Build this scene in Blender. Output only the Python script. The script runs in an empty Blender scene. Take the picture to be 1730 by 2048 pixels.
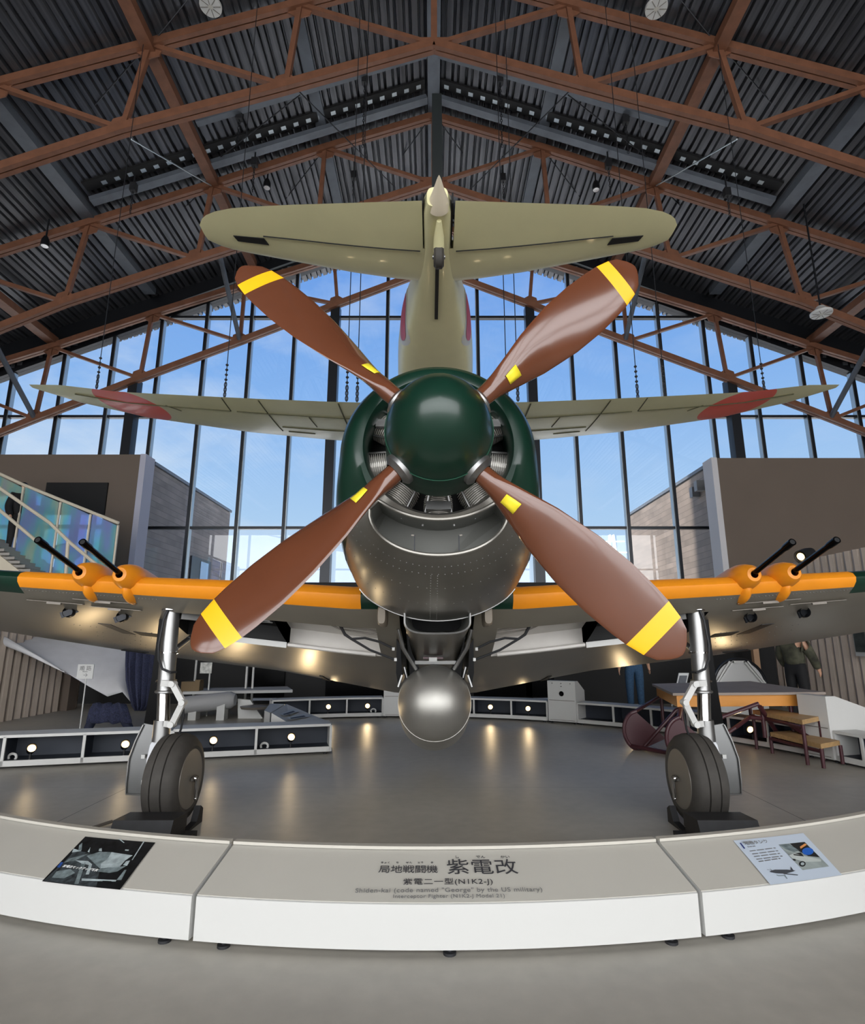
import bpy, bmesh, math, random
from mathutils import Vector, Matrix
R = math.radians
S = bpy.context.scene
COL = S.collection
random.seed(7)

# ------------------------------------------------------------------ camera, world, sun, exposure
FPX, TILT, CAMH = 1150.0, R(12.5), 1.4
cam = bpy.data.cameras.new('camera'); camo = bpy.data.objects.new('camera', cam); COL.objects.link(camo)
cam.sensor_fit = 'HORIZONTAL'; cam.sensor_width = 36.0; cam.lens = FPX / 1730 * 36
cam.clip_start = 0.05; cam.clip_end = 500
camo.location = (0, 0, CAMH); camo.rotation_euler = (R(90) + TILT, 0, 0)
S.camera = camo
S.view_settings.view_transform = 'Standard'; S.view_settings.look = 'None'
S.view_settings.gamma = 1.0; S.view_settings.use_curve_mapping = False
S.view_settings.exposure = 0.0
S.cycles.max_bounces = 8; S.cycles.transparent_max_bounces = 16
S.cycles.sample_clamp_indirect = 6.0

def lin(c):
    return tuple(((v / 255) / 12.92 if v / 255 <= .04045 else ((v / 255 + .055) / 1.055) ** 2.4) for v in c)

W = bpy.data.worlds.new('sky'); S.world = W; W.use_nodes = True
nt = W.node_tree; nt.nodes.clear()
N = nt.nodes.new; L = nt.links.new
tc = N('ShaderNodeTexCoord'); sep = N('ShaderNodeSeparateXYZ'); L(tc.outputs['Generated'], sep.inputs[0])
ramp = N('ShaderNodeValToRGB'); L(sep.outputs['Z'], ramp.inputs[0])
e = ramp.color_ramp.elements
e[0].position = 0.0; e[0].color = (*lin((214, 232, 248)), 1)
e[1].position = 0.62; e[1].color = (*lin((104, 158, 236)), 1)
k = ramp.color_ramp.elements.new(.2); k.color = (*lin((176, 212, 248)), 1)
k = ramp.color_ramp.elements.new(.4); k.color = (*lin((136, 184, 244)), 1)
mp = N('ShaderNodeMapping'); mp.inputs['Scale'].default_value = (1.6, 1.6, 3.4); mp.inputs['Location'].default_value = (.35, .2, .1)
L(tc.outputs['Generated'], mp.inputs[0])
ns = N('ShaderNodeTexNoise'); ns.inputs['Scale'].default_value = 2.2; ns.inputs['Detail'].default_value = 7; ns.inputs['Roughness'].default_value = .58
L(mp.outputs[0], ns.inputs['Vector'])
cr = N('ShaderNodeMapRange'); cr.inputs[1].default_value = .46; cr.inputs[2].default_value = .78; cr.inputs[4].default_value = .75
L(ns.outputs['Fac'], cr.inputs[0])
# more cloud towards the left (-x)
lf = N('ShaderNodeMapRange'); lf.inputs[1].default_value = .25; lf.inputs[2].default_value = -.6; lf.inputs[3].default_value = .35; lf.inputs[4].default_value = 1.25
L(sep.outputs['X'], lf.inputs[0])
ml = N('ShaderNodeMath'); ml.operation = 'MULTIPLY'; ml.use_clamp = True; L(cr.outputs[0], ml.inputs[0]); L(lf.outputs[0], ml.inputs[1])
mx = N('ShaderNodeMix'); mx.data_type = 'RGBA'; L(ml.outputs[0], mx.inputs['Factor']); L(ramp.outputs[0], mx.inputs['A'])
mx.inputs['B'].default_value = (*lin((228, 240, 252)), 1)
# the half of the sky behind the viewer carries the hazy sun: brighter and whiter
bk = N('ShaderNodeMapRange'); bk.inputs[1].default_value = .15; bk.inputs[2].default_value = -.6; L(sep.outputs['Y'], bk.inputs[0])
mb = N('ShaderNodeMix'); mb.data_type = 'RGBA'; L(bk.outputs[0], mb.inputs['Factor']); L(mx.outputs['Result'], mb.inputs['A'])
mb.inputs['B'].default_value = (.97, .98, 1.0, 1)
st = N('ShaderNodeMapRange'); st.inputs[1].default_value = .15; st.inputs[2].default_value = -.6; st.inputs[3].default_value = 1.0; st.inputs[4].default_value = 5.6
L(sep.outputs['Y'], st.inputs[0])
gd = N('ShaderNodeMapRange'); gd.inputs[1].default_value = -.08; gd.inputs[2].default_value = .01; gd.inputs[3].default_value = .85; L(sep.outputs['Z'], gd.inputs[0])
sm = N('ShaderNodeMath'); sm.operation = 'MULTIPLY'; L(st.outputs[0], sm.inputs[0]); L(gd.outputs[0], sm.inputs[1])
bg = N('ShaderNodeBackground'); L(mb.outputs['Result'], bg.inputs[0]); L(sm.outputs[0], bg.inputs[1])
sl = bpy.data.lights.new('sun', 'SUN'); sl.energy = 6.5; sl.angle = R(1.5); sl.color = (1, .95, .88); so = bpy.data.objects.new('sun', sl); COL.objects.link(so)
so.rotation_euler = Vector((.76, 0.04, -.65)).to_track_quat('-Z', 'Y').to_euler()
wo = N('ShaderNodeOutputWorld'); L(bg.outputs[0], wo.inputs[0])

# ------------------------------------------------------------------ helpers
CT, ST = math.cos(TILT), math.sin(TILT)
def ray(px, py):
    x = (px - 865) / FPX; y = (1024 - py) / FPX
    return Vector((x, CT - ST * y, ST + CT * y))
def at(px, py, D):                 # the point of the place seen at that spot, D metres in front
    r = ray(px, py); return Vector((0, 0, CAMH)) + r * (D / r.y)
def atz(px, py, z=0.0):            # ... at height z
    r = ray(px, py); return Vector((0, 0, CAMH)) + r * ((z - CAMH) / r.z)

class MB:
    def __init__(s): s.v = []; s.f = []
    def add(s, vs, fs):
        o = len(s.v); s.v += [Vector(v) for v in vs]; s.f += [tuple(i + o for i in f) for f in fs]; return s
    def box(s, c, d, rot=None):
        c = Vector(c); vs = []
        for z in (-1, 1):
            for y in (-1, 1):
                for x in (-1, 1):
                    v = Vector((x * d[0] / 2, y * d[1] / 2, z * d[2] / 2))
                    if rot is not None: v = rot @ v
                    vs.append(c + v)
        return s.add(vs, [(0, 2, 3, 1), (4, 5, 7, 6), (0, 1, 5, 4), (2, 6, 7, 3), (0, 4, 6, 2), (1, 3, 7, 5)])
    def bar(s, p, q, w, h, up=(0, 0, 1)):   # w across, h along up
        p, q = Vector(p), Vector(q); d = (q - p).normalized(); u = Vector(up); x = d.cross(u)
        if x.length < 1e-5: x = d.cross(Vector((0, 1, 0)))
        x.normalize(); u = x.cross(d).normalized()
        vs = [b + x * (i * w / 2) + u * (j * h / 2) for b in (p, q) for i, j in ((-1, -1), (1, -1), (1, 1), (-1, 1))]
        return s.add(vs, [(3, 2, 1, 0), (4, 5, 6, 7), (0, 1, 5, 4), (1, 2, 6, 5), (2, 3, 7, 6), (3, 0, 4, 7)])
    def path(s, pts, r, n=10, closed=False, cap=True):
        pts = [Vector(p) for p in pts]; m = len(pts); rr = r if isinstance(r, (list, tuple)) else [r] * m
        rings = []; ref = None
        for i, p in enumerate(pts):
            if closed: d = pts[(i + 1) % m] - pts[i - 1]
            else: d = pts[min(i + 1, m - 1)] - pts[max(i - 1, 0)]
            d.normalize()
            if ref is None:
                ref = Vector((0, 0, 1)) if abs(d.z) < .9 else Vector((1, 0, 0))
            x = (ref - d * ref.dot(d)).normalized(); ref = x; y = d.cross(x)
            rings.append([p + (x * math.cos(a) + y * math.sin(a)) * rr[i] for a in [2 * math.pi * k / n for k in range(n)]])
        return s.loft(rings, True, cap and not closed, closed)
    def tube(s, p, q, r, r2=None, n=14): return s.path([p, q], [r, r if r2 is None else r2], n)
    def loft(s, rings, ring_closed=True, cap=True, closed=False):
        n = len(rings[0]); m = len(rings); o = len(s.v)
        for r in rings: s.v += [Vector(p) for p in r]
        for i in range(m if closed else m - 1):
            a = o + i * n; b = o + ((i + 1) % m) * n
            for k in range(n if ring_closed else n - 1):
                k2 = (k + 1) % n; s.f.append((a + k, a + k2, b + k2, b + k))
        if cap:
            s.f.append(tuple(o + k for k in reversed(range(n)))); s.f.append(tuple(o + (m - 1) * n + k for k in range(n)))
        return s
    def lathe(s, prof, M, n=40, a0=0, a1=2 * math.pi):   # prof: (radius, y) about the local Y axis
        full = abs(a1 - a0 - 2 * math.pi) < 1e-6
        rings = []
        for r, y in prof:
            rings.append([M @ Vector((r * math.cos(a), y, r * math.sin(a))) for a in [a0 + (a1 - a0) * k / (n if full else n - 1) for k in range(n)]])
        return s.loft(rings, full, False)
    def ell(s, c, r, n=16, m=10, rot=None):
        c = Vector(c); rings = []
        for i in range(m + 1):
            t = math.pi * i / m; t = min(max(t, .02), math.pi - .02); rg = []
            for k in range(n):
                a = 2 * math.pi * k / n
                v = Vector((r[0] * math.sin(t) * math.cos(a), r[1] * math.sin(t) * math.sin(a), r[2] * math.cos(t)))
                rg.append(c + (rot @ v if rot is not None else v))
            rings.append(rg)
        return s.loft(rings, True, True)
    def prism(s, poly, vec):
        poly = [Vector(p) for p in poly]; vec = Vector(vec); n = len(poly)
        fs = [tuple(reversed(range(n))), tuple(range(n, 2 * n))] + [(i, (i + 1) % n, n + (i + 1) % n, n + i) for i in range(n)]
        return s.add(poly + [p + vec for p in poly], fs)
    def build(s, name, m, parent=None, org=None, smooth=32, solid=0):
        if parent is not None: o0 = ORG[parent.name]
        elif org is not None: o0 = Vector(org)
        else:
            xs = [v.x for v in s.v]; ys = [v.y for v in s.v]; zs = [v.z for v in s.v]
            o0 = Vector(((min(xs) + max(xs)) / 2, (min(ys) + max(ys)) / 2, min(zs)))
        me = bpy.data.meshes.new(name); me.from_pydata([v - o0 for v in s.v], [], s.f); me.update()
        bm = bmesh.new(); bm.from_mesh(me); bmesh.ops.recalc_face_normals(bm, faces=bm.faces[:]); bm.to_mesh(me); bm.free()
        if smooth:
            me.polygons.foreach_set('use_smooth', [True] * len(me.polygons)); me.set_sharp_from_angle(angle=R(smooth))
        me.materials.append(m)
        o = bpy.data.objects.new(name, me); COL.objects.link(o)
        if parent is not None: o.parent = parent
        else: o.location = o0
        ORG[o.name] = o0
        if solid:
            md = o.modifiers.new('thickness', 'SOLIDIFY'); md.thickness = solid; md.offset = 0
        return o
ORG = {}
def tag(o, label=None, cat=None, group=None, kind=None):
    if label: o['label'] = label
    if cat: o['category'] = cat
    if group: o['group'] = group
    if kind: o['kind'] = kind
    return o
def thing(name, label, cat, loc, group=None, kind=None):
    o = bpy.data.objects.new(name, None); COL.objects.link(o); o.location = loc; o.empty_display_size = .1
    ORG[o.name] = Vector(loc)
    return tag(o, label, cat, group, kind)
def dup(root, loc, label=None, rotz=None):
    r = root.copy(); COL.objects.link(r); r.location = loc; ORG[r.name] = Vector(loc)
    if label: r['label'] = label
    if rotz is not None: r.rotation_euler = (0, 0, rotz)
    for ch in list(root.children):
        c = ch.copy(); COL.objects.link(c); c.parent = r
        for g in list(ch.children):
            d = g.copy(); COL.objects.link(d); d.parent = c
    return r
def struct(o): o['kind'] = 'structure'; return o

def mat(name, rgb, rough=.5, metal=0.0, ns=0, amt=.12, coat=0, bump=0, spec=.5, rvar=0, stretch=None):
    m = bpy.data.materials.new(name); m.use_nodes = True; t = m.node_tree; p = t.nodes['Principled BSDF']
    c = lin(rgb); p.inputs['Base Color'].default_value = (*c, 1); p.inputs['Roughness'].default_value = rough
    p.inputs['Metallic'].default_value = metal; p.inputs['Coat Weight'].default_value = coat; p.inputs['Coat Roughness'].default_value = .08
    p.inputs['Specular IOR Level'].default_value = spec
    if ns:
        tcn = t.nodes.new('ShaderNodeTexCoord'); nz = t.nodes.new('ShaderNodeTexNoise')
        nz.inputs['Scale'].default_value = ns; nz.inputs['Detail'].default_value = 6
        if stretch:
            mpn = t.nodes.new('ShaderNodeMapping'); mpn.inputs['Scale'].default_value = stretch
            t.links.new(tcn.outputs['Object'], mpn.inputs[0]); t.links.new(mpn.outputs[0], nz.inputs['Vector'])
        else: t.links.new(tcn.outputs['Object'], nz.inputs['Vector'])
        rp = t.nodes.new('ShaderNodeValToRGB'); t.links.new(nz.outputs['Fac'], rp.inputs[0])
        rp.color_ramp.elements[0].position = .3; rp.color_ramp.elements[1].position = .7
        rp.color_ramp.elements[0].color = (*[v * (1 - amt) for v in c], 1); rp.color_ramp.elements[1].color = (*[min(1, v * (1 + amt)) for v in c], 1)
        t.links.new(rp.outputs[0], p.inputs['Base Color'])
        if rvar:
            mr = t.nodes.new('ShaderNodeMapRange'); mr.inputs[3].default_value = rough - rvar; mr.inputs[4].default_value = rough + rvar
            t.links.new(nz.outputs['Fac'], mr.inputs[0]); t.links.new(mr.outputs[0], p.inputs['Roughness'])
        if bump:
            b = t.nodes.new('ShaderNodeBump'); b.inputs['Strength'].default_value = bump; b.inputs['Distance'].default_value = .02
            t.links.new(nz.outputs['Fac'], b.inputs['Height']); t.links.new(b.outputs[0], p.inputs['Normal'])
    return m
def emis(name, rgb, strength):
    m = bpy.data.materials.new(name); m.use_nodes = True; p = m.node_tree.nodes['Principled BSDF']
    p.inputs['Base Color'].default_value = (*lin(rgb), 1); p.inputs['Emission Color'].default_value = (*lin(rgb), 1); p.inputs['Emission Strength'].default_value = strength
    return m
def boards(name, rgb, axis, pitch, dark=.35, rough=.7, amt=.25, gap=.08):
    """timber boards: tone differs from board to board, dark joints; axis = object axis across the boards"""
    m = mat(name, rgb, rough); t = m.node_tree; p = t.nodes['Principled BSDF']; n = t.nodes.new; l = t.links.new
    tcn = n('ShaderNodeTexCoord'); sp = n('ShaderNodeSeparateXYZ'); l(tcn.outputs['Object'], sp.inputs[0])
    dv = n('ShaderNodeMath'); dv.operation = 'DIVIDE'; dv.inputs[1].default_value = pitch; l(sp.outputs[axis], dv.inputs[0])
    fl = n('ShaderNodeMath'); fl.operation = 'FLOOR'; l(dv.outputs[0], fl.inputs[0])
    fr = n('ShaderNodeMath'); fr.operation = 'FRACT'; l(dv.outputs[0], fr.inputs[0])
    wn = n('ShaderNodeTexNoise'); wn.inputs['Scale'].default_value = 1.0; wn.inputs['Detail'].default_value = 5
    cb = n('ShaderNodeCombineXYZ')
    fm = n('ShaderNodeMath'); fm.operation = 'MULTIPLY'; fm.inputs[1].default_value = 7.31; l(fl.outputs[0], fm.inputs[0]); l(fm.outputs[0], cb.inputs[0])
    other = {'Z': 'Y', 'X': 'Z', 'Y': 'Z'}[axis]
    l(sp.outputs[other], cb.inputs[1]); l(cb.outputs[0], wn.inputs['Vector'])
    c = lin(rgb); rp = n('ShaderNodeValToRGB'); l(wn.outputs['Fac'], rp.inputs[0])
    rp.color_ramp.elements[0].position = .3; rp.color_ramp.elements[1].position = .7
    rp.color_ramp.elements[0].color = (*[v * (1 - amt) for v in c], 1); rp.color_ramp.elements[1].color = (*[v * (1 + amt) for v in c], 1)
    gt = n('ShaderNodeMath'); gt.operation = 'LESS_THAN'; gt.inputs[1].default_value = gap; l(fr.outputs[0], gt.inputs[0])
    mxn = n('ShaderNodeMix'); mxn.data_type = 'RGBA'; l(gt.outputs[0], mxn.inputs['Factor']); l(rp.outputs[0], mxn.inputs['A'])
    mxn.inputs['B'].default_value = (*[v * dark for v in c], 1); l(mxn.outputs['Result'], p.inputs['Base Color'])
    return m
def glassy(name, tint=(1, 1, 1), refl=.06, rough=.0):
    m = bpy.data.materials.new(name); m.use_nodes = True; t = m.node_tree; t.nodes.clear(); n = t.nodes.new
    tr = n('ShaderNodeBsdfTransparent'); tr.inputs[0].default_value = (*tint, 1)
    gl = n('ShaderNodeBsdfGlossy'); gl.inputs['Roughness'].default_value = rough
    ms = n('ShaderNodeMixShader'); ms.inputs[0].default_value = refl
    t.links.new(tr.outputs[0], ms.inputs[1]); t.links.new(gl.outputs[0], ms.inputs[2])
    o = n('ShaderNodeOutputMaterial'); t.links.new(ms.outputs[0], o.inputs[0]); return m
def disc_paint(m, spots, rgb, rgb2=None):
    """paint round markings at object-space (x, y) centres over the material m: (cx, cy, r)"""
    t = m.node_tree; p = t.nodes['Principled BSDF']; n = t.nodes.new; l = t.links.new
    tcn = n('ShaderNodeTexCoord'); sp = n('ShaderNodeSeparateXYZ'); l(tcn.outputs['Object'], sp.inputs[0])
    for cx, cy, r in spots:
        cb = n('ShaderNodeCombineXYZ'); l(sp.outputs['X'], cb.inputs[0]); l(sp.outputs['Y'], cb.inputs[1])
        d = n('ShaderNodeVectorMath'); d.operation = 'DISTANCE'; l(cb.outputs[0], d.inputs[0]); d.inputs[1].default_value = (cx, cy, 0)
        lt = n('ShaderNodeMath'); lt.operation = 'LESS_THAN'; lt.inputs[1].default_value = r; l(d.outputs['Value'], lt.inputs[0])
        mxn = n('ShaderNodeMix'); mxn.data_type = 'RGBA'; l(lt.outputs[0], mxn.inputs['Factor'])
        bc = p.inputs['Base Color']
        if bc.links: l(bc.links[0].from_socket, mxn.inputs['A'])
        else: mxn.inputs['A'].default_value = bc.default_value[:]
        mxn.inputs['B'].default_value = (*lin(rgb), 1); l(mxn.outputs['Result'], bc)
    return m

M = {}
M['white'] = mat('white_board', (196, 196, 193), .45)
M['offwhite'] = mat('offwhite_top', (184, 181, 172), .5, ns=3, amt=.02)
M['black'] = mat('black_rubber', (30, 31, 34), .6, ns=12, amt=.3)
M['blackgloss'] = mat('black_gloss', (6, 6, 7), .2, spec=.06)
M['darkmetal'] = mat('dark_metal', (34, 36, 40), .4, .5)
M['mullion'] = mat('mullion_dark', (40, 43, 48), .35, .4)
M['silver'] = mat('silver_metal', (150, 150, 149), .36, .9, ns=6, amt=.08)
M['chrome'] = mat('chrome', (196, 196, 196), .12, 1)
M['alu'] = mat('bare_aluminium', (138, 135, 128), .33, .75, ns=2.5, amt=.12, rvar=.05)
M['tank'] = mat('tank_aluminium', (168, 166, 160), .44, .85, ns=3, amt=.08)
M['green'] = mat('deep_green_paint', (13, 46, 34), .3, 0, ns=4, amt=.12, coat=.2)
M['brown'] = mat('propeller_brown', (98, 56, 36), .16, 0, ns=3, amt=.06, coat=.6)
M['orange'] = mat('identification_orange', (228, 140, 26), .38, 0, ns=5, amt=.04)
M['yellow'] = mat('band_yellow', (250, 186, 24), .4)
M['patch'] = mat('label_yellow', (242, 222, 52), .5)
M['ash'] = mat('ash_green_paint', (222, 217, 172), .45, 0, ns=1.8, amt=.05, coat=.1)
M['steelbrown'] = mat('rust_brown_steel', (116, 76, 55), .55, 0, ns=5, amt=.16)
M['steelgrey'] = mat('grey_steel', (96, 102, 110), .5, .2, ns=4, amt=.12)
M['cloth_white'] = mat('white_canvas', (196, 196, 198), .8, ns=5, amt=.05)
M['navy'] = mat('navy_patterned_cloth', (44, 48, 72), .9, ns=60, amt=.6)
M['maroon'] = mat('maroon_paint', (68, 34, 40), .4)
M['wood'] = mat('plain_wood', (172, 140, 96), .55, ns=3, amt=.15, stretch=(1, 12, 12))
M['orangewood'] = mat('orange_edge', (206, 140, 62), .5)
M['tyre'] = mat('tyre_rubber', (58, 55, 51), .75, ns=14, amt=.15)
M['hubgrey'] = mat('hub_grey', (122, 116, 108), .45, .3)
M['taupe'] = mat('taupe_plaster', (106, 94, 84), .85, ns=1.2, amt=.03)
M['wellwhite'] = mat('wheel_well_white', (206, 202, 196), .5, ns=4, amt=.06)
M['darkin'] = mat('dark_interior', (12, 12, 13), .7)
M['navygrey'] = mat('cabinet_back', (40, 46, 56), .6)
M['skin'] = mat('skin', (206, 160, 132), .5)
M['jeans'] = mat('denim', (52, 82, 112), .85, ns=40, amt=.25)
M['blackcloth'] = mat('black_cloth', (20, 20, 22), .85)
M['camo'] = mat('camouflage_cloth', (66, 66, 52), .85, ns=9, amt=.6)
M['hair'] = mat('black_hair', (18, 16, 15), .5)
M['ink'] = mat('print_ink', (52, 52, 56), .6)
M['cable'] = mat('steel_cable', (52, 54, 58), .4, .6)
M['rodgrey'] = mat('galvanised_rod', (168, 176, 180), .35, .7)
M['lamp'] = emis('lamp_glow', (255, 214, 150), 4.5)
M['red'] = mat('hinomaru_red', (190, 52, 44), .4)
M['glass'] = glassy('window_glass', refl=.035)
# ------------------------------------------------------------------ floor, ground
def floor_mat():
    m = mat('polished_concrete', (166, 162, 153), .43, 0, ns=.9, amt=.10, rvar=.09); t = m.node_tree; p = t.nodes['Principled BSDF']; n = t.nodes.new; l = t.links.new
    tcn = n('ShaderNodeTexCoord'); sp = n('ShaderNodeSeparateXYZ'); l(tcn.outputs['Object'], sp.inputs[0])
    bc = p.inputs['Base Color']; src = bc.links[0].from_socket
    fine = n('ShaderNodeTexNoise'); fine.inputs['Scale'].default_value = 9; fine.inputs['Detail'].default_value = 8; l(tcn.outputs['Object'], fine.inputs['Vector'])
    mr = n('ShaderNodeMapRange'); mr.inputs[3].default_value = .86; mr.inputs[4].default_value = 1.14; l(fine.outputs['Fac'], mr.inputs[0])
    mm = n('ShaderNodeMix'); mm.data_type = 'RGBA'; mm.blend_type = 'MULTIPLY'; mm.inputs['Factor'].default_value = 1
    l(src, mm.inputs['A']); l(mr.outputs[0], mm.inputs['B']); cur = mm.outputs['Result']
    def line(a, b, c, w, rgb):     # joint a*x + b*y = c
        global cur_
        d = n('ShaderNodeVectorMath'); d.operation = 'DOT_PRODUCT'; l(tcn.outputs['Object'], d.inputs[0]); d.inputs[1].default_value = (a, b, 0)
        s = n('ShaderNodeMath'); s.operation = 'SUBTRACT'; s.inputs[1].default_value = c; l(d.outputs['Value'], s.inputs[0])
        ab = n('ShaderNodeMath'); ab.operation = 'ABSOLUTE'; l(s.outputs[0], ab.inputs[0])
        lt = n('ShaderNodeMath'); lt.operation = 'LESS_THAN'; lt.inputs[1].default_value = w; l(ab.outputs[0], lt.inputs[0])
        x = n('ShaderNodeMix'); x.data_type = 'RGBA'; l(lt.outputs[0], x.inputs['Factor']); l(line.cur, x.inputs['A']); x.inputs['B'].default_value = (*lin(rgb), 1)
        line.cur = x.outputs['Result']
    line.cur = cur
    line(0, 1, atz(865, 1575).y, .006, (150, 149, 146))
    for sx in (-1, 1): line(sx, 0, 2.95, .004, (70, 68, 66))
    l(line.cur, bc); return m
M['floor'] = floor_mat()
struct(MB().box((0, 4.5, -.1), (34, 27, .2)).build('floor', M['floor'], org=(0, 0, 0), smooth=0))
struct(MB().box((0, 60, -.25), (160, 84, .2)).build('ground_outside', mat('paving_outside', (222, 219, 210), .9), smooth=0))

# ------------------------------------------------------------------ roof deck (corrugated steel, ribs along the hall)
ZR, SL = 15.05, .372
def zroof(x): return ZR - SL * abs(x)
def deck(side):
    mb = MB(); prof = []; x = 0.0; pitch = .33
    while x < 16.6:
        prof += [(x, 0), (x + .13, 0), (x + .145, .1), (x + .19, .1), (x + .2, .0), (x + .27, 0), (x + .28, .06), (x + .31, .06)]; x += pitch
    rows = [[Vector((side * px, y, zroof(px) + dz)) for px, dz in prof] for y in (-8.5, 4, 17.6)]
    mb.loft(rows, False, False); return mb
M['deck'] = mat('roof_deck_steel', (80, 81, 85), .32, .5, ns=2.2, amt=.4, rvar=.06, stretch=(7, .12, .5))
for sd in (-1, 1):
    o = deck(sd).build('ceiling', M['deck'], org=(0, 0, ZR), smooth=0); struct(o)
    o = MB().loft([[(sd * x, y, zroof(x) + .18) for x in (0, 16.6)] for y in (-8.5, 17.6)], False, False).build('ceiling_cover', M['darkmetal'], org=(0, 0, ZR), smooth=0); struct(o)
struct(MB().box((-16.4, 4.5, 4.5), (.3, 27, 9.2)).build('wall_left', M['taupe'], smooth=0))
struct(MB().prism([(-16.4, -8.3, 9.6), (16.4, -8.3, 9.6), (16.4, -8.3, 8.9), (0, -8.3, 15.1), (-16.4, -8.3, 8.9)][2:] + [(-16.4, -8.3, 8.7), (16.4, -8.3, 8.7)], (0, .2, 0)).build('gable_light_block', M['taupe'], smooth=0))  # opaque gable out of view, added to keep light off the front deck
struct(MB().box((16.4, 4.5, 4.5), (.3, 27, 9.2)).build('wall_right', M['taupe'], smooth=0))

# ------------------------------------------------------------------ roof trusses
def chord(mb, p, q, w, h):
    p, q = Vector(p), Vector(q)
    for dy in (-.055, .055): mb.bar(p + Vector((0, dy, 0)), q + Vector((0, dy, 0)), .085 * w, h)
    return mb
def truss(D, top, bot, label, wf=1.0):
    """top / bot: nodes from the ridge outwards, as seen on the left half; the right half is the mirror image"""
    T = [at(*p, D) for p in top]; B = [at(*p, D) for p in bot]
    xr = T[0].x
    for P in (T, B): P[0].x = 0.03
    t = thing('roof_truss', label, 'roof truss', (0, D, 0), 'steel trusses under the roof')
    for s, nm in ((1, 'left'), (-1, 'right')):
        f = lambda v: Vector((.03 + s * (v.x - .03), v.y, v.z))
        ext = lambda P: [f(p) for p in P] + [f(P[-1] + (P[-1] - P[-2]) * ((16.1 - abs(P[-1].x)) / abs(P[-1].x - P[-2].x)))]
        mb = MB(); tt = ext(T); bb = ext(B)
        for a, b in zip(tt, tt[1:]): chord(mb, a, b, wf, .17 * wf)
        mb.build('top_chord', M['steelbrown'], t, smooth=0)
        mb = MB()
        for a, b in zip(bb, bb[1:]): chord(mb, a, b, wf, .17 * wf)
        mb.build('bottom_chord', M['steelbrown'], t, smooth=0)
        for i in range(1, len(T)):
            MB().bar(f(T[i]), f(B[i]), .1 * wf, .1 * wf, (0, 1, 0)).build('web_strut', M['steelbrown'], t, smooth=0)
            MB().bar(f(T[i]), f(B[i - 1]), .09 * wf, .11 * wf, (0, 1, 0)).build('web_diagonal', M['steelbrown'], t, smooth=0)
        for P in (T, B):
            for i in range(1, len(P)):
                c = f(P[i]); g = .2 * wf
                d = (f(P[i]) - f(P[i - 1])).normalized(); n_ = Vector((0, 1, 0)); u = d.cross(n_)
                if (u.z > 0) == (P is T): u = -u
                poly = [c - d * g * 1.7, c + d * g * 1.7, c + d * g * .6 + u * g * 1.5, c - d * g * .6 + u * g * 1.5]
                MB().prism([p + n_ * -.012 for p in poly], n_ * .024).build('gusset_plate', M['steelbrown'], t, smooth=0)
    MB().bar(T[0], B[0], .12 * wf, .12 * wf, (0, 1, 0)).build('king_post', M['steelbrown'], t, smooth=0)
    MB().box((.03, D, B[0].z + .05), (.7 * wf, .03, .3 * wf)).build('gusset_plate', M['steelbrown'], t, smooth=0)
    return T, B
D1, D2, D3 = 9.05, 12.53, 16.0 - .32
T1, B1 = truss(D1, [(866, -59), (600, 12), (300, 92), (-6, 172)], [(866, 92), (572, 174), (245, 260), (-85, 368)], 'rust brown roof truss nearest the two top ceiling lamps')
T2, B2 = truss(D2, [(866, 234), (650, 298), (425, 371), (178, 448), (-95, 533)], [(866, 368), (637, 442), (395, 519), (130, 605), (-150, 716)], 'middle rust brown roof truss running behind the hanging tailplane')
T3, B3 = truss(D3, [(866, 450), (668, 516), (490, 571), (305, 628), (104, 694), (-120, 762)], [(866, 537), (675, 609), (480, 683), (280, 757), (70, 838), (-160, 930)], 'farthest rust brown roof truss standing against the window wall', .95)

# longitudinal purlins at the top nodes: heavy brown struts and lighter grey beams
def purlin(x, z, w, h, m, y0, y1):
    return struct(MB().bar((x, y0, z), (x, y1, z), w, h).build('trim_1', m, smooth=0))
for s in (-1, 1):
    a, b = T2[2], T1[2]
    xx = abs((a.x + b.x) / 2)
    purlin(s * xx + .03, (a.z + b.z) / 2 - .02, .24, .2, M['steelbrown'], -6, 15.7)
    purlin(s * abs(T2[1].x), T2[1].z + .2, .26, .16, M['steelgrey'], -6, 15.7)
    purlin(s * abs(T2[3].x), T2[3].z + .2, .34, .2, M['steelgrey'], -6, 15.7)
    purlin(s * abs(T3[4].x), T3[4].z + .2, .3, .2, M['steelbrown'], -6, 15.7)
    for i in (2, 4):                       # grey braces along the hall from the bottom chord up to the next truss
        struct(MB().tube((s * abs(B3[i].x), D3, B3[i].z), (s * abs(B3[i].x) * 1.0, D3 - 2.4, B3[i].z + 1.75), .07, n=8).build('trim_2', M['steelgrey']))
purlin(.03, T2[0].z + .12, .3, .16, M['steelgrey'], -6, 15.7)

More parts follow.
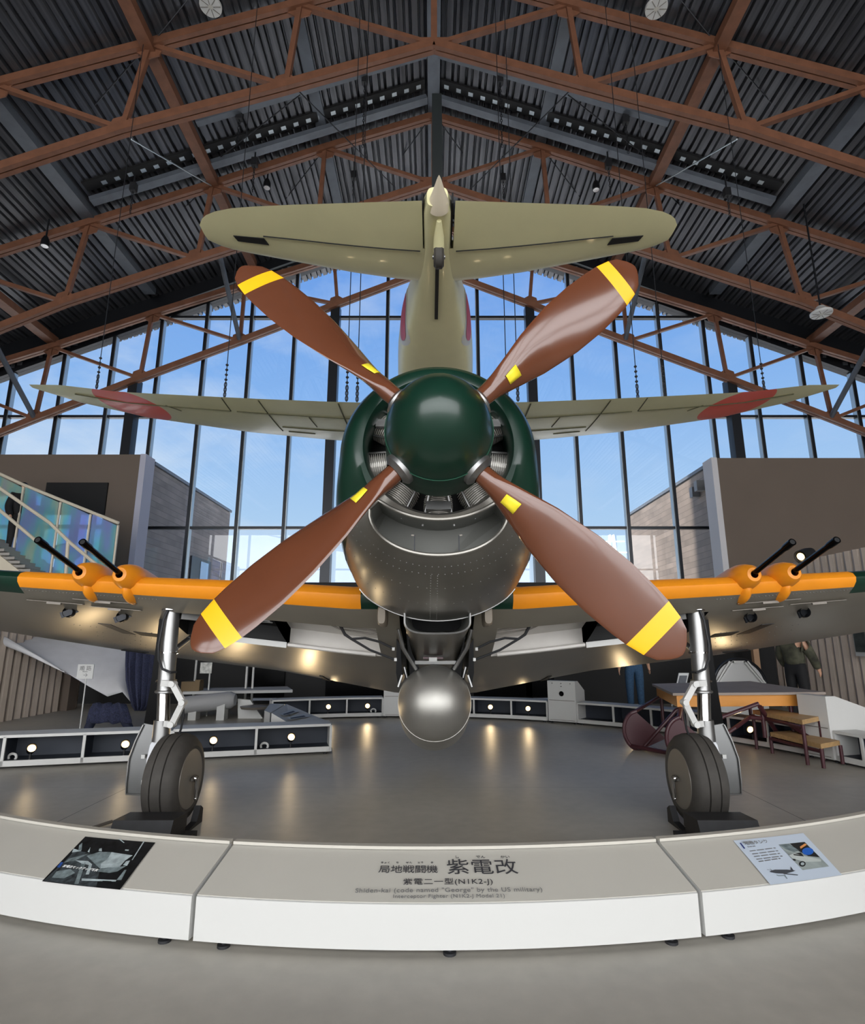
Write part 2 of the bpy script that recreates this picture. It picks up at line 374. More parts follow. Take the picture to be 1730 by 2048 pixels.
# hanging rails under the deck (grey) with the dark trough between them
def rail(D, x0, x1, w, h, m, dz, label):
    t = thing('ceiling_rail', label, 'ceiling rail', (0, D, 0), 'rails under the roof deck')
    MB().bar((x0, D, zroof(x0) + dz), (x1, D, zroof(x1) + dz), w, h).build('rail_beam', m, t, smooth=0)
    return t
for s, nm in ((-1, 'left'), (1, 'right')):
    rail(10.9, s * .15, s * 5.4, .14, .1, M['steelgrey'], -.12, f'short pale grey rail under the {nm} slope of the roof deck, upper of the pair')
    t = rail(12.02, s * .15, s * 8.3, .2, .12, M['steelgrey'], -.16, f'long pale grey rail under the {nm} slope of the roof deck, lower of the pair')
    MB().bar((s * .2, 11.7, zroof(.2) - .02), (s * 8.3, 11.7, zroof(8.3) - .02), .26, .06).build('dark_trough', M['darkin'], t, smooth=0)
    mb = MB()
    for k in range(26):
        x = .35 + k * .3
        mb.box((s * x, 11.72, zroof(x) - .055), (.12, .1, .015), Matrix.Rotation(s * math.atan(SL), 3, 'Y'))
    tag(mb.build('daylight_plate', M['rodgrey'], t, smooth=0), kind='stuff')  # pale plates stand in for light shining in at the corrugation ends

# ------------------------------------------------------------------ window wall: mullions, transoms, panes
WD = 16.15
gl0 = at(635, 533, WD); gl1 = at(0, 758, WD)
GSL = (gl0.z - gl1.z) / (gl0.x - gl1.x); GZ = gl0.z + GSL * abs(gl0.x)
def zg(x): return GZ - GSL * abs(x)
win = thing('window_1', 'tall gable window wall of dark mullions and clear panes behind both aircraft', 'window', (0, WD, 0), kind='structure')
mulx = [1.4, 4.25, 5.6, 6.98, 8.35, 9.75, 11.2, 12.7, 14.2, 15.6]
xs = sorted([-x for x in mulx] + mulx + [-2.95, 2.95])
for x in xs:
    if abs(x) == 2.95: continue
    MB().box((x, WD, zg(x) / 2), (.085, .2, zg(x))).build('mullion', M['mullion'], win, smooth=0)
    MB().box((x + (.055 if x < 0 else -.055), WD, zg(x) / 2), (.022, .16, zg(x) - .01)).build('mullion_cover', M['rodgrey'], win, smooth=0)
for py in (1056, 834, 636):
    z = at(760, py, WD).z; xm = min(16.2, (GZ - z) / GSL)
    MB().box((0, WD, z), (2 * xm, .14, .075)).build('transom', M['mullion'], win, smooth=0)
MB().box((0, WD, 2.6), (32, .2, .12)).build('transom', M['mullion'], win, smooth=0)
edges = [-16.2] + xs + [16.2]
for a, b in zip(edges, edges[1:]):
    pts = [(a, WD + .02, .05), (b, WD + .02, .05), (b, WD + .02, zg(b))] + ([(0, WD + .02, zg(0))] if a < 0 < b else []) + [(a, WD + .02, zg(a))]
    MB().prism(pts, (0, .012, 0)).build('pane', M['glass'], win, smooth=0)
# gable band between glass and roof deck: dark beam, pale drip edge, strip of soffit plates
for s, nm in ((-1, 'left'), (1, 'right')):
    o = MB().prism([(0, WD - .1, zg(0)), (s * 16.4, WD - .1, zg(16.4)), (s * 16.4, WD - .1, zroof(16.4) + .1), (0, WD - .1, zroof(0) + .1)], (0, .3, 0)).build('trim_3', M['darkmetal'], smooth=0); struct(o)
    o = MB().bar((s * .1, WD - .16, zg(.1) + .34), (s * 16.3, WD - .16, zg(16.3) + .34), .04, .05).build('trim_4', M['rodgrey'], smooth=0); struct(o)
    mb = MB(); x = .5
    while x < 16:
        mb.box((s * x, WD - .12, zg(x) + .2), (.14, .03, .11)); mb.box((s * (x + .2), WD - .12, zg(x + .2) + .2), (.1, .03, .11)); x += .8
    struct(mb.build('trim_5', M['steelgrey'], smooth=0))
# steel posts carrying the far truss
for x, zt, lb in ((-2.95, B3[1].z, 'left'), (2.95, B3[1].z, 'right'), (-8.82, B3[3].z, 'outer left'), (8.82, B3[3].z, 'outer right')):
    o = MB().box((x, 15.85, zt / 2), (.27, .3, zt)).build('window_post', M['mullion'], smooth=0); struct(o)
for s in (-1, 1):
    o = MB().box((s * 14.7, 15.85, 3.6), (.3, .3, 7.2)).build('window_post', M['mullion'], smooth=0); struct(o)

# ------------------------------------------------------------------ lower back wall with the black screens
struct(MB().box((0, 13.6, 1.35), (17.4, .3, 2.7)).build('wall_back', M['darkin'], smooth=0))
for i, (x0, x1, lb) in enumerate(((505, 551, 'left of the white bench'), (662, 757, 'left of the silver drop tank'), (962, 1053, 'right of the silver drop tank'), (1068, 1098, 'behind the white kiosk'))):
    a, b = at(x0, 1399, 13.3), at(x1, 1399, 13.3)
    t = thing('display_screen', f'large black wall screen with a pale lower rail, {lb}', 'screen', ((a.x + b.x) / 2, 13.42, a.z), 'black screens along the back wall')
    MB().box(((a.x + b.x) / 2, 13.42, a.z + .85), (b.x - a.x + .3, .06, 1.6)).build('screen_panel', M['blackgloss'], t, smooth=0)
    MB().box(((a.x + b.x) / 2, 13.36, a.z), (b.x - a.x, .08, .05)).build('lower_rail', mat('pale_rail', (176, 186, 206), .4), t, smooth=0)
# slatted timber side screens: half-round slats along the hall
M['slat'] = boards('pale_timber_slats', (186, 172, 158), 'Y', .21, dark=.5, amt=.14, gap=.0)
def slatwall(x, y0, y1, z1, name, s):
    mb = MB(); y = y0
    while y < y1 - .01:
        pr = [(x, y), (x - s * .05, y + .03), (x - s * .075, y + .1), (x - s * .05, y + .17), (x, y + .2), (x + s * .08, y + .2), (x + s * .08, y)]
        mb.prism([(a, b, 0) for a, b in pr], (0, 0, z1)); y += .21
    return struct(mb.build(name, M['slat'], org=(0, 0, 0), smooth=0))
slatwall(-7.55, 9.2, 12.7, 2.55, 'wall_side_left', -1)
slatwall(7.5, 8.3, 12.9, 2.95, 'wall_side_right', 1)
# the wide screen that carries on behind the right slats
# taupe volumes either side
def slab_with_hole(x0, x1, z0, z1, hx0, hx1, hz0, hz1, y, d):
    mb = MB()
    for a, b, c, e_ in ((x0, hx0, z0, z1), (hx1, x1, z0, z1), (hx0, hx1, z0, hz0), (hx0, hx1, hz1, z1)):
        mb.box(((a + b) / 2, y + d / 2, (c + e_) / 2), (b - a, d, e_ - c))
    return mb
BD = 14.5
p0, p1 = at(96, 966, BD), at(218, 966, BD); zt = at(140, 909, BD).z; xe = at(277, 960, BD).x
zl = at(140, 985, BD).z
struct(slab_with_hole(-16.2, xe, 2.6, zt, -13.2, p1.x, 2.7, zl, BD, .35).build('wall_box_left', M['taupe'], smooth=0))
struct(MB().box(((p0.x + p1.x) / 2, BD - .02, (p0.z + zl - .6) / 2), (p1.x - p0.x, .06, p0.z - zl + .6)).build('trim_6', M['darkin'], smooth=0))
xo = at(146, 1040, BD).x
struct(MB().box((xo, BD + .1, 3.9), (.17, .12, 2.6)).build('trim_7', M['mullion'], smooth=0))
struct(MB().box((-10.6, BD + .12, at(140, 1052, BD).z), (5.4, .1, .1)).build('trim_7', M['mullion'], smooth=0))
struct(MB().box((at(62, 1040, BD).x, BD + .1, 3.6), (.22, .2, 2.4)).build('trim_8', M['taupe'], smooth=0))
struct(MB().box((xe + .08, BD + .2, zt / 2 + 1.2), (.15, .5, zt - 2.4)).build('trim_9', mat('jamb_lavender', (176, 176, 190), .6), smooth=0))
xr = at(1437, 960, BD).x; ztr = at(1560, 916, BD).z
struct(MB().box(((xr + 16.2) / 2, BD + .2, (ztr + 2.6) / 2), (16.2 - xr, .4, ztr - 2.6)).build('wall_box_right', M['taupe'], smooth=0))
struct(MB().box((xr - .08, BD + .2, ztr / 2 + 1.2), (.15, .5, ztr - 2.4)).build('trim_9', mat('jamb_white', (200, 198, 200), .6), smooth=0))

# ------------------------------------------------------------------ outside: two timber clad buildings
M['clad_l'] = boards('weathered_cladding', (112, 103, 97), 'Z', .19, dark=.45, amt=.3, gap=.07)
M['clad_r'] = boards('weathered_cladding_warm', (118, 107, 98), 'Z', .19, dark=.5, amt=.3, gap=.07)
def clad(x, s, y1, zt, m, label, wins):
    t = thing('timber_building', label, 'building', (x + s * .7, 20, -.15), 'timber clad buildings outside')
    MB().box((x + s * .7, (17 + y1) / 2, zt / 2 - .1), (1.4, y1 - 17, zt + .05)).build('clad_wall', m, t, smooth=0)
    MB().box((x + s * .7, (17 + y1) / 2, zt + .0), (1.5, y1 - 16.9, .1)).build('roof_edge', M['steelgrey'], t, smooth=0)
    for (ya, yb, za, zb) in wins:
        f = MB().box((x - s * .02, (ya + yb) / 2, (za + zb) / 2), (.1, yb - ya, zb - za)).build('window', M['mullion'], t, smooth=0)
        MB().box((x - s * .07, (ya + yb) / 2 + .25, (za + zb) / 2), (.03, (yb - ya) * .4, zb - za - .2)).build('window_pane', mat('sky_glass', (150, 180, 205), .1), f, smooth=0)
    return t
tl = clad(-8.57, -1, 23.8, 6.7, M['clad_l'], 'weathered grey timber building outside the left side of the window wall', [(20.2, 22.0, 2.6, 4.3)])
tr_ = clad(8.4, 1, 24.2, 6.6, M['clad_r'], 'weathered brown timber building outside the right side of the window wall', [(21.4, 23.4, 2.2, 3.5)])
for px, py, D in ((1380, 985, 17.6), (1405, 972, 17.25)):
    v = at(px, py, D); v.x = 8.4
    MB().box(v + Vector((-.12, 0, 0)), (.24, .2, .32)).build('wall_vent', mat('vent_grey', (120, 122, 124), .5), tr_, smooth=0)
# lattice mast far off
mt = thing('power_pylon', 'distant white lattice power pylon seen between the window and the right building', 'pylon', (31.5, 97, 0))
c0 = at(1228, 1150, 97); c0.z = 0; mb = MB()
top = at(1224, 1070, 97).z
for sx in (-1, 1):
    for sy in (-1, 1): mb.bar((c0.x + sx * 1.6, 97 + sy * 1.6, 0), (c0.x + sx * .3, 97 + sy * .3, top), .18, .18)
k = 12
for i in range(k):
    z0, z1 = top * i / k, top * (i + 1) / k; w0 = 1.6 - 1.3 * i / k; w1 = 1.6 - 1.3 * (i + 1) / k
    mb.bar((c0.x - w0, 97, z0), (c0.x + w1, 97, z1), .1, .1); mb.bar((c0.x + w0, 97, z0), (c0.x - w1, 97, z1), .1, .1)
for j, w in ((.94, 2.2), (.84, 2.6), (.74, 2.2)): mb.bar((c0.x - w, 97, top * j), (c0.x + w, 97, top * j), .16, .16)
ORG[mt.name] = Vector((c0.x, 97, 0)); mt.location = (c0.x, 97, 0)
mb.build('lattice_mast', mat('mast_white', (225, 228, 232), .6), mt, smooth=0)
# ------------------------------------------------------------------ wings and lofted bodies
def tab(rows, x):                  # piecewise-linear table: (x, a, b) -> (a, b)
    rows = sorted(rows)
    if x <= rows[0][0]: return rows[0][1], rows[0][2]
    for (xa, a, b), (xb, c, d) in zip(rows, rows[1:]):
        if x <= xb:
            t = (x - xa) / (xb - xa); return a + (c - a) * t, b + (d - b) * t
    return rows[-1][1], rows[-1][2]
NS = 18
SV = [(1 - math.cos(math.pi * k / NS)) / 2 for k in range(NS + 1)]
def foil(le, te, x, tk):           # closed section: upper TE -> LE -> lower TE
    le = Vector((x, *le)); te = Vector((x, *te)); c = te - le; ln = max(c.length, 1e-4)
    n = Vector((0, -c.z, c.y)).normalized()
    if n.z < 0: n = -n
    out = []
    for k in range(2 * NS + 1):
        s = SV[NS - k] if k <= NS else SV[k - NS]
        yt = 5 * tk * ln * (.2969 * math.sqrt(s) - .126 * s - .3516 * s * s + .2843 * s ** 3 - .1036 * s ** 4)
        out.append(le + c * s + n * (yt * (1.1 if k < NS else -.9)))
    return out
def sk(k):                         # chord fraction of strip k..k+1, and whether it is the upper side
    return ((SV[NS - k] + SV[NS - k - 1]) / 2, True) if k < NS else ((SV[k - NS] + SV[k - NS + 1]) / 2, False)
def grid_mesh(rings, pred, mb=None, closed=False):
    mb = mb or MB(); o = len(mb.v); n = len(rings[0])
    for r in rings: mb.v += [Vector(p) for p in r]
    for i in range(len(rings) - 1):
        for k in range(n if closed else n - 1):
            if pred(i, k):
                a = o + i * n; k2 = (k + 1) % n
                mb.f.append((a + k, a + k2, a + n + k2, a + n + k))
    used = sorted({i for f in mb.f for i in f}); mp_ = {j: i for i, j in enumerate(used)}
    mb.v = [mb.v[j] for j in used]; mb.f = [tuple(mp_[i] for i in f) for f in mb.f]
    return mb
def rx(s, x0=.03): return lambda v: Vector((x0 + s * v.x, v.y, v.z))

# ------------------------------------------------------------------ the aircraft hanging behind, tail towards the viewer
ZO = Vector((.03, 7.6, 4.4))
zero = thing('hanging_aircraft', 'ash green fighter aircraft hung under the roof with red discs under its wings', 'aircraft', ZO)
zte = [(abs(p.x - .03), p.y, p.z) for p in [at(*q) for q in ((866, 806, 7.72), (700, 805, 7.75), (500, 797, 7.95), (240, 784, 8.35), (120, 770, 8.75), (58, 769, 9.0))]]
zle = [(abs(p.x - .03), p.y, p.z) for p in [at(*q) for q in ((866, 880, 9.8), (690, 878, 9.75), (500, 861, 9.62), (290, 832, 9.5), (150, 802, 9.4), (54, 772, 9.06))]]
XT = min(zte[-1][0], zle[-1][0])
zst = [0, .3, .6, 1.0, 1.5, 2.0, 2.6, 3.2, 3.8, 4.4, 5.0, 5.5, 5.9, 6.15, XT - .08, XT - .03, XT]
disc_paint(M['ash'], [], (0, 0, 0))
M['ashwing'] = disc_paint(mat('ash_green_wing', (224, 219, 174), .38, 0, ns=1.8, amt=.05, coat=.15), [(s * 5.0, 8.92 - 7.6, .6) for s in (-1, 1)], (246, 98, 80))
for s, nm in ((-1, 'left'), (1, 'right')):
    g = rx(s)
    rings = [[g(v) for v in foil(tab(zle, x), tab(zte, x), x, .13 if x < 5.5 else .09)] for x in zst]
    # aileron and flap as separate panels on the lower rear edge
    w = grid_mesh(rings, lambda i, k: True).build('wing', M['ashwing'], zero, smooth=30)
    def lowpt(x, f, off=.006):
        a, b = Vector((x, *tab(zle, x))), Vector((x, *tab(zte, x))); c = b - a; n = Vector((0, -c.z, c.y)).normalized()
        if n.z < 0: n = -n
        ln = c.length; yt = 5 * .13 * ln * (.2969 * math.sqrt(f) - .126 * f - .3516 * f * f + .2843 * f ** 3 - .1036 * f ** 4)
        return g(a + c * f - n * (yt * .9 + off))
    lines = [[(3.2, .72), (6.0, .66)], [(3.2, .72), (3.2, .99)], [(.8, .72), (3.1, .72)], [(2.55, .3), (2.62, .98)], [(1.35, .12), (1.4, .98)], [(.8, .45), (2.5, .42)], [(4.1, .6), (4.3, .72)], [(1.9, .5), (1.95, .7)], [(2.0, .3), (2.45, .3)]]
    mb = MB()
    for (xa, fa), (xb, fb) in lines:
        mb.path([lowpt(xa + (xb - xa) * t / 6, fa + (fb - fa) * t / 6, .002) for t in range(7)], .011, 4)
    mb.build('panel_gap', mat('gap_shadow_line', (88, 86, 62), .8), w, smooth=0)
    # tailplane and elevator
    tte = [(abs(p.x - .05), p.y, p.z) for p in [atz(x, y, 4.85) for x, y in ((850, 401), (537, 411), (454, 417), (417, 426), (404, 437), (399, 450))]]
    tle = [(abs(p.x - .05), p.y, p.z) for p in [atz(x, y, 4.85) for x, y in ((860, 562), (820, 560), (700, 543), (620, 528), (528, 511), (472, 500), (441, 491), (417, 480), (402, 466), (399, 455))]]
    xt = min(tte[-1][0], tle[-1][0]); g2 = rx(s, .05)
    X0 = .135
    st2 = [X0, .4, .8, 1.2, 1.5, 1.7, 1.85, xt - .1, xt - .05, xt - .02, xt - .006, xt]
    rg = [foil(tab(tle, x), tab(tte, x), x, .09) for x in st2]
    for i, x in enumerate(st2[:2]):
        pass
    fwd = [[g2(v) for v in foil(tab(tle, max(x - .3, .0)), tab(tte, max(x - .3, 0)), max(x, .0), .09)] if False else [g2(v) for v in foil(tab(tle, x), tab(tte, x), x, .09)] for x in [.05] + st2]
    tp = grid_mesh(fwd, lambda i, k: sk(k)[0] < .47 or i >= 8).build('tailplane', M['ash'], zero, smooth=30)
    aft = [[g2(v) for v in r] for r in rg]
    ev = grid_mesh(aft, lambda i, k: sk(k)[0] > .47 and i < 7).build('elevator', M['ash'], zero, smooth=30)
    def tl(x, f, off=.004):
        a, b = Vector((x, *tab(tle, x))), Vector((x, *tab(tte, x))); return g2(a + (b - a) * f + Vector((0, 0, -.045 * (b - a).length - off)))
    MB().path([tl(.16 + (1.52 - .16) * t / 5, .48 + .03 * t / 5) for t in range(6)], .006, 4).build('hinge_gap', M['darkin'], ev, smooth=0)
    MB().prism([tl(1.52, .47, .008), tl(1.78, .47, .008), tl(1.76, .34, .008), tl(1.5, .34, .008)], (0, 0, .006)).build('horn_notch', M['darkin'], tp, smooth=0)
# fuselage (rear half seen from below), painted side discs
M['ashbody'] = mat('ash_green_body', (220, 214, 168), .42, 0, ns=1.8, amt=.05, coat=.15)
def body_ring(y, cx, zc, hw, hu, hd, n=40, pw=3.6):
    out = []
    for k in range(n):
        a = 2 * math.pi * k / n; ca, sa = math.cos(a), math.sin(a)
        out.append(Vector((cx + hw * math.copysign(abs(ca) ** (2 / pw), ca), y, zc + (hu if sa > 0 else hd) * math.copysign(abs(sa) ** (2 / pw), sa))))
    return out
fs = [(3.98, 4.88, .085, .1, .08), (4.1, 4.9, .115, .14, .1), (4.5, 4.92, .125, .16, .13), (4.8, 4.95, .165, .2, .17), (5.05, 4.98, .2, .25, .2), (5.4, 5.02, .25, .32, .25), (6.0, 5.1, .36, .45, .34),
      (6.5, 5.15, .44, .5, .41), (7.2, 5.2, .51, .55, .48), (7.9, 5.22, .55, .58, .52), (9.2, 5.2, .58, .6, .52), (10.4, 5.18, .58, .58, .5)]
fr_ = [body_ring(y, .04, z, w, u, d) for y, z, w, u, d in fs]
fb = MB().loft(fr_).build('fuselage', M['ashbody'], zero, smooth=40)
for s in (-1, 1):                  # round side markings lie on the skin
    for r0, m, off in ((.33, M['white'], .004), (.27, M['red'], .008)):
        pts = []
        for j in range(9):
            row = []
            for i in range(25):
                a = 2 * math.pi * i / 24; rr = r0 * j / 8
                y = 6.15 + rr * math.cos(a); z = 5.13 + rr * math.sin(a)
                q = None
                for (ya, za, wa, ua, da), (yb, zb, wb, ub, db) in zip(fs, fs[1:]):
                    if ya <= y <= yb:
                        t = (y - ya) / (yb - ya); zc = za + (zb - za) * t; hw = wa + (wb - wa) * t; hh = (ua + (ub - ua) * t) if z > zc else (da + (db - da) * t)
                        f = min(.985, abs(z - zc) / hh); q = Vector((.04 + s * (hw * (1 - f ** 3.6) ** (1 / 3.6) + off), y, z))
                row.append(q)
            pts.append(row)
        MB().loft(pts, False, False).build('side_disc', m, fb, smooth=60)
MB().lathe([(.004, -.27), (.02, -.22), (.05, -.1), (.082, .0), (.09, .06)], Matrix.Translation((.05, 4.0, 4.86)), 24).build('tail_cone', mat('cream_cone', (226, 214, 190), .4), zero)
fin = MB().prism([(-.005, 4.0, 4.98), (-.005, 5.35, 5.25), (-.005, 4.75, 6.05), (-.005, 4.45, 6.22), (-.005, 4.15, 6.1), (-.005, 3.98, 5.6)], (.085, 0, 0)).build('tail_fin', mat('fin_dark_green', (22, 26, 26), .4), zero)
for s in (-1, 1):
    MB().box((.04 + s * .124, 4.28, 4.9), (.014, .55, .1)).build('elevator_gap', M['darkin'], zero, smooth=0)
tw = MB().lathe([(.02, -.045), (.075, -.045), (.098, -.025), (.1, 0), (.098, .025), (.075, .045), (.02, .045)], Matrix.Translation((.055, 4.42, 4.66)) @ Matrix.Rotation(R(90), 4, 'Z'), 28).build('tail_wheel', M['tyre'], zero)
MB().tube((.0, 4.42, 4.66), (.11, 4.42, 4.66), .02).build('axle', M['silver'], tw)
MB().path([(.055, 4.12, 4.78), (.055, 4.28, 4.75), (.055, 4.4, 4.7)], [.02, .045, .05], 14).build('tail_wheel_fairing', M['ashbody'], zero)
a, b = at(877, 527, 4.62), at(872, 634, 5.62)
MB().bar((.045, 4.55, 4.788), (.04, 5.55, 4.752), .035, .03).build('hook_slot', M['darkin'], zero, smooth=0)
MB().lathe([(.55, 0), (.6, .15), (.6, .8), (.5, .98), (.36, 1.05), (.36, .9)], Matrix.Translation((.04, 10.3, 5.16)), 40).build('engine_cowling', M['blackgloss'], zero)
MB().path([(.04, 6.7, 5.68), (.04, 7.2, 5.95), (.04, 8.2, 6.0), (.04, 8.9, 5.7)], [.1, .28, .3, .15], 16).build('canopy', M['mullion'], zero)

# chains and wires that carry it
cabs = [(193, 775, 8.9, 'at the left tip of the hanging wing'), (449, 792, 8.5, 'over the left wing just inside its red disc'), (693, 800, 8.0, 'left of the spinner, outer one of a close pair'), (714, 801, 8.0, 'left of the spinner, inner one of a close pair'),
        (1014, 801, 8.0, 'right of the spinner, inner one of a close pair'), (1036, 800, 8.0, 'right of the spinner, outer one of a close pair'), (1276, 796, 8.4, 'over the right wing, inner one of two'), (1331, 795, 8.5, 'over the right wing, outer one of two'), (1530, 787, 8.9, 'at the right tip of the hanging wing')]
for i, (px, py, D, lb) in enumerate(cabs):
    p = at(px, py + 2, D); zt_ = zroof(p.x) - .05
    t = thing('suspension_cable', f'thin suspension wire {lb}', 'cable', p, 'suspension wires of the hanging aircraft')
    MB().tube(p, (p.x, p.y, zt_), .007, n=6).build('wire', M['cable'], t)
    mb = MB(); h = .42
    for k in range(7):
        z = p.z + .04 + k * .085
        if k < 3: mb.path([(p.x + .018 * math.cos(a), p.y, z + .045 * math.sin(a)) for a in [2 * math.pi * j / 12 for j in range(12)]], .008, 6, True)
        else: mb.ell((p.x, p.y, z), (.025, .025, .02), 8, 6)
    mb.build('chain', M['cable'], t)

# ------------------------------------------------------------------ the interceptor on its wheels
AO = Vector((.03, 4.9, 0))
ac = thing('interceptor_aircraft', 'large fighter aircraft standing on its wheels, dark green cowling and brown four-bladed propeller', 'aircraft', AO)
HUB = Vector((.035, 2.962, 2.485)); PN = R(6.2)
MN = Matrix.Translation(HUB) @ Matrix.Rotation(-PN, 4, 'X')
# spinner
sp_ = [(.0004, -.42)] + [(.297 * math.sqrt(1 - (1 - t) ** 2.15), -.42 + .50 * t) for t in [(j / 26) ** 2 for j in range(1, 27)]] + [(.3, .11), (.3, .15), (.28, .16), (.1, .165)]
spn = MB().lathe(sp_, MN, 56).build('spinner', M['green'], ac, smooth=50)
MB().path([MN @ Vector((.2905 * math.cos(a), -.06, .2905 * math.sin(a))) for a in [2 * math.pi * j / 64 for j in range(64)]], .0025, 4, True).build('seam', mat('seam_green', (40, 84, 66), .4), spn)
# propeller blades
RP = 1.645
chd = [(.17, .105, 1), (.24, .118, .9), (.32, .175, .48), (.45, .265, .23), (.6, .325, .14), (.72, .335, .105), (.82, .315, .09), (.87, .295, .085), (.925, .255, .085), (.96, .205, .09), (.985, .115, .1), (.997, .05, .12), (1.0, .012, .2)]
def blade(ang, label):
    e_ = Vector((math.cos(ang), 0, math.sin(ang))); f = Vector((0, -1, 0)); tcw = Vector((math.sin(ang), 0, -math.cos(ang)))
    rings = []; rr = []
    xs_ = [.17, .2, .24, .28, .32, .38, .45, .52, .6, .66, .72, .77, .82, .87, .925, .945, .96, .975, .985, .992, .997, 1.0]
    def frame(u):
        for (a, c0_, t0), (b, c1_, t1) in zip(chd, chd[1:]):
            if a <= u <= b:
                w = (u - a) / (b - a); w = w; c = c0_ + (c1_ - c0_) * w; tk = t0 + (t1 - t0) * w; break
        be = min(math.atan(.65 * math.tan(R(25)) / u), R(56)); return c, tk, tcw * math.cos(be) - f * math.sin(be), f * math.cos(be) + tcw * math.sin(be)
    for u in xs_:
        c, tk, cd, nd = frame(u); ring = []
        for k in range(28):
            a = 2 * math.pi * k / 28; x = math.cos(a); y = math.sin(a)
            hh = c * tk * .5
            rel = 1 if tk > .8 else (.55 + .45 * (1 - ((x - .25) ** 2) / 1.6))
            ring.append(MN @ (e_ * (RP * u) + cd * (x * c * .5) + nd * (y * hh * rel)))
        rings.append(ring)
    n1 = xs_.index(.87); n2 = xs_.index(.925)
    mb = grid_mesh(rings, lambda i, k: not (n1 <= i < n2), closed=True)
    b = mb.build('propeller_blade', M['brown'], ac, smooth=50); b['label'] = label
    MB().loft(rings[n1:n2 + 1], True, False).build('tip_band', M['yellow'], b, smooth=50)
    pr = []
    for u in (.305, .335, .36):
        c, tk, cd, nd = frame(u); pr.append([MN @ (e_ * (RP * u) + cd * (c * q * .5) + nd * (c * tk * .5 * math.sqrt(1 - q * q) + .002)) for q in (-.36, -.12, .12, .36)])
    MB().loft(pr, False, False).build('blade_label', M['patch'], b, smooth=50, solid=.0015)
    # cuff ring and the dark cut-out around it
    Ml = MN @ Matrix.Translation(e_ * .283) @ Matrix.Scale(1.1, 4) @ e_.to_track_quat('Y', 'Z').to_matrix().to_4x4()
    MB().lathe([(.06, -.06), (.085, -.06), (.088, -.03), (.078, -.028), (.078, -.008), (.086, -.006), (.086, .018), (.066, .03), (.056, .04)], Ml, 28).build('blade_cuff', M['silver'], b)
    MB().lathe([(.02, -.03), (.094, -.03), (.094, -.07)], Ml, 28).build('cuff_recess', M['darkin'], b)
    return b
for a, lb in ((43.5, 'upper right blade'), (136.5, 'upper left blade'), (223.6, 'lower left blade'), (-45, 'lower right blade with the brightest reflections')): blade(R(a), 'brown ' + lb)

# cowling
CZ = .085
def cowl_ring_pts(nang=121):
    rows = []
    for j in range(nang):
        th = -90 + 360 * j / (nang - 1); d = abs(((th + 90 + 180) % 360) - 180); u = d / 47
        w = min(1, max(0, (1.95 - u) / 1.25)); w = w * w * (3 - 2 * w)
        if u < 1: ri = .468 + .030 * u * u; ro = ri + .202 * (1 - u ** 3.4) ** .5 * (1 - .12 * u * u)
        else: ri, ro = .478, .51
        if 1 <= u < 1.6: ri = .498 - .02 * min(1, (u - 1) / .5); ro = .498 + .012 * min(1, (u - 1) / .2)
        pl = [(.55, .32), (.605, .42), (.64, .6), (.655, .9), (.65, 1.45)]
        lo = [(max(ro + .03, .66), .385), (.76, .52), (.825, .75), (.865, 1.05), (.885, 1.45)]
        prof = [(.455, .8), (.44, .55), (.423, .38), (.428, .315), (.45, .282), (ri, .278 if u >= 1 else .30), (ro, .287 + .05 * w)] + [(a + (c - a) * w, b + (e2 - b) * w) for (a, b), (c, e2) in zip(pl, lo)]
        rows.append(([MN @ Vector((r * math.cos(R(th)), y, r * math.sin(R(th)) + CZ)) for r, y in prof], u))
    return rows
cr_ = cowl_ring_pts(); rings = [r for r, u in cr_]; us = [u for r, u in cr_]
um = lambda i: (us[i] + us[i + 1]) / 2
ismet = lambda i, k: um(i) < (1.18 if k < 7 else 1.0)
up = grid_mesh(rings, lambda i, k: not ismet(i, k)).build('cowling', M['green'], ac, smooth=40)
lowc = grid_mesh(rings, lambda i, k: ismet(i, k) and not (k == 5 and um(i) < 1)).build('lower_cowling', M['alu'], ac, smooth=40); lowc['label'] = 'bare metal lower cowling with a smiling air intake'
# intake duct, rim, splitter posts
ins = [i for i in range(len(rings)) if us[i] < .995]
mid = sorted(ins, key=lambda i: ((-90 + 360 * i / 120 + 90 + 180) % 360))
outl = [rings[i][5] for i in mid] + [rings[i][6] for i in reversed(mid)]
bk_ = MN.to_3x3() @ Vector((0, .3, 0.02)); M['duct'] = mat('duct_grey', (134, 135, 130), .5, .1)
MB().loft([outl, [p + bk_ for p in outl]], True, False).build('intake_duct', M['duct'], lowc, smooth=50)
MB().add([p + bk_ * .98 for p in outl], [tuple(range(len(outl)))]).build('intake_back', mat('duct_dark', (104, 105, 100), .6), lowc, smooth=0)
MB().path(outl, .012, 8, True).build('intake_rim', M['alu'], lowc)
for sx in (-.14, .12):
    p = MN @ Vector((sx, .42, -.66 + CZ)); q = MN @ Vector((sx, .42, -.53 + CZ))
    MB().bar(p, q, .006, .02).build('intake_post', M['darkmetal'], lowc, smooth=0)
    MB().bar(q, q + Vector((.02 if sx > 0 else -.02, 0, .002)), .005, .008).build('intake_bracket', M['hubgrey'], lowc, smooth=0)
mb = MB()
def skinp(d, kf):                  # a point on the outer lower skin: d degrees from straight down, kf along the profile
    fi = (d + 360) % 360 / 3; i0 = int(fi) % 120; w = fi - int(fi); k0 = int(kf); v = kf - k0
    q = lambda i: rings[i][k0].lerp(rings[i][min(k0 + 1, len(rings[0]) - 1)], v)
    return q(i0).lerp(q((i0 + 1) % 120), w)
for kf, sp in ((7.3, 3.0), (7.8, 3.0), (8.6, 4.0), (9.6, 4.0)):
    d = -45
    while d <= 45:
        mb.ell(skinp(d, kf), (.0035,) * 3, 6, 4); d += sp
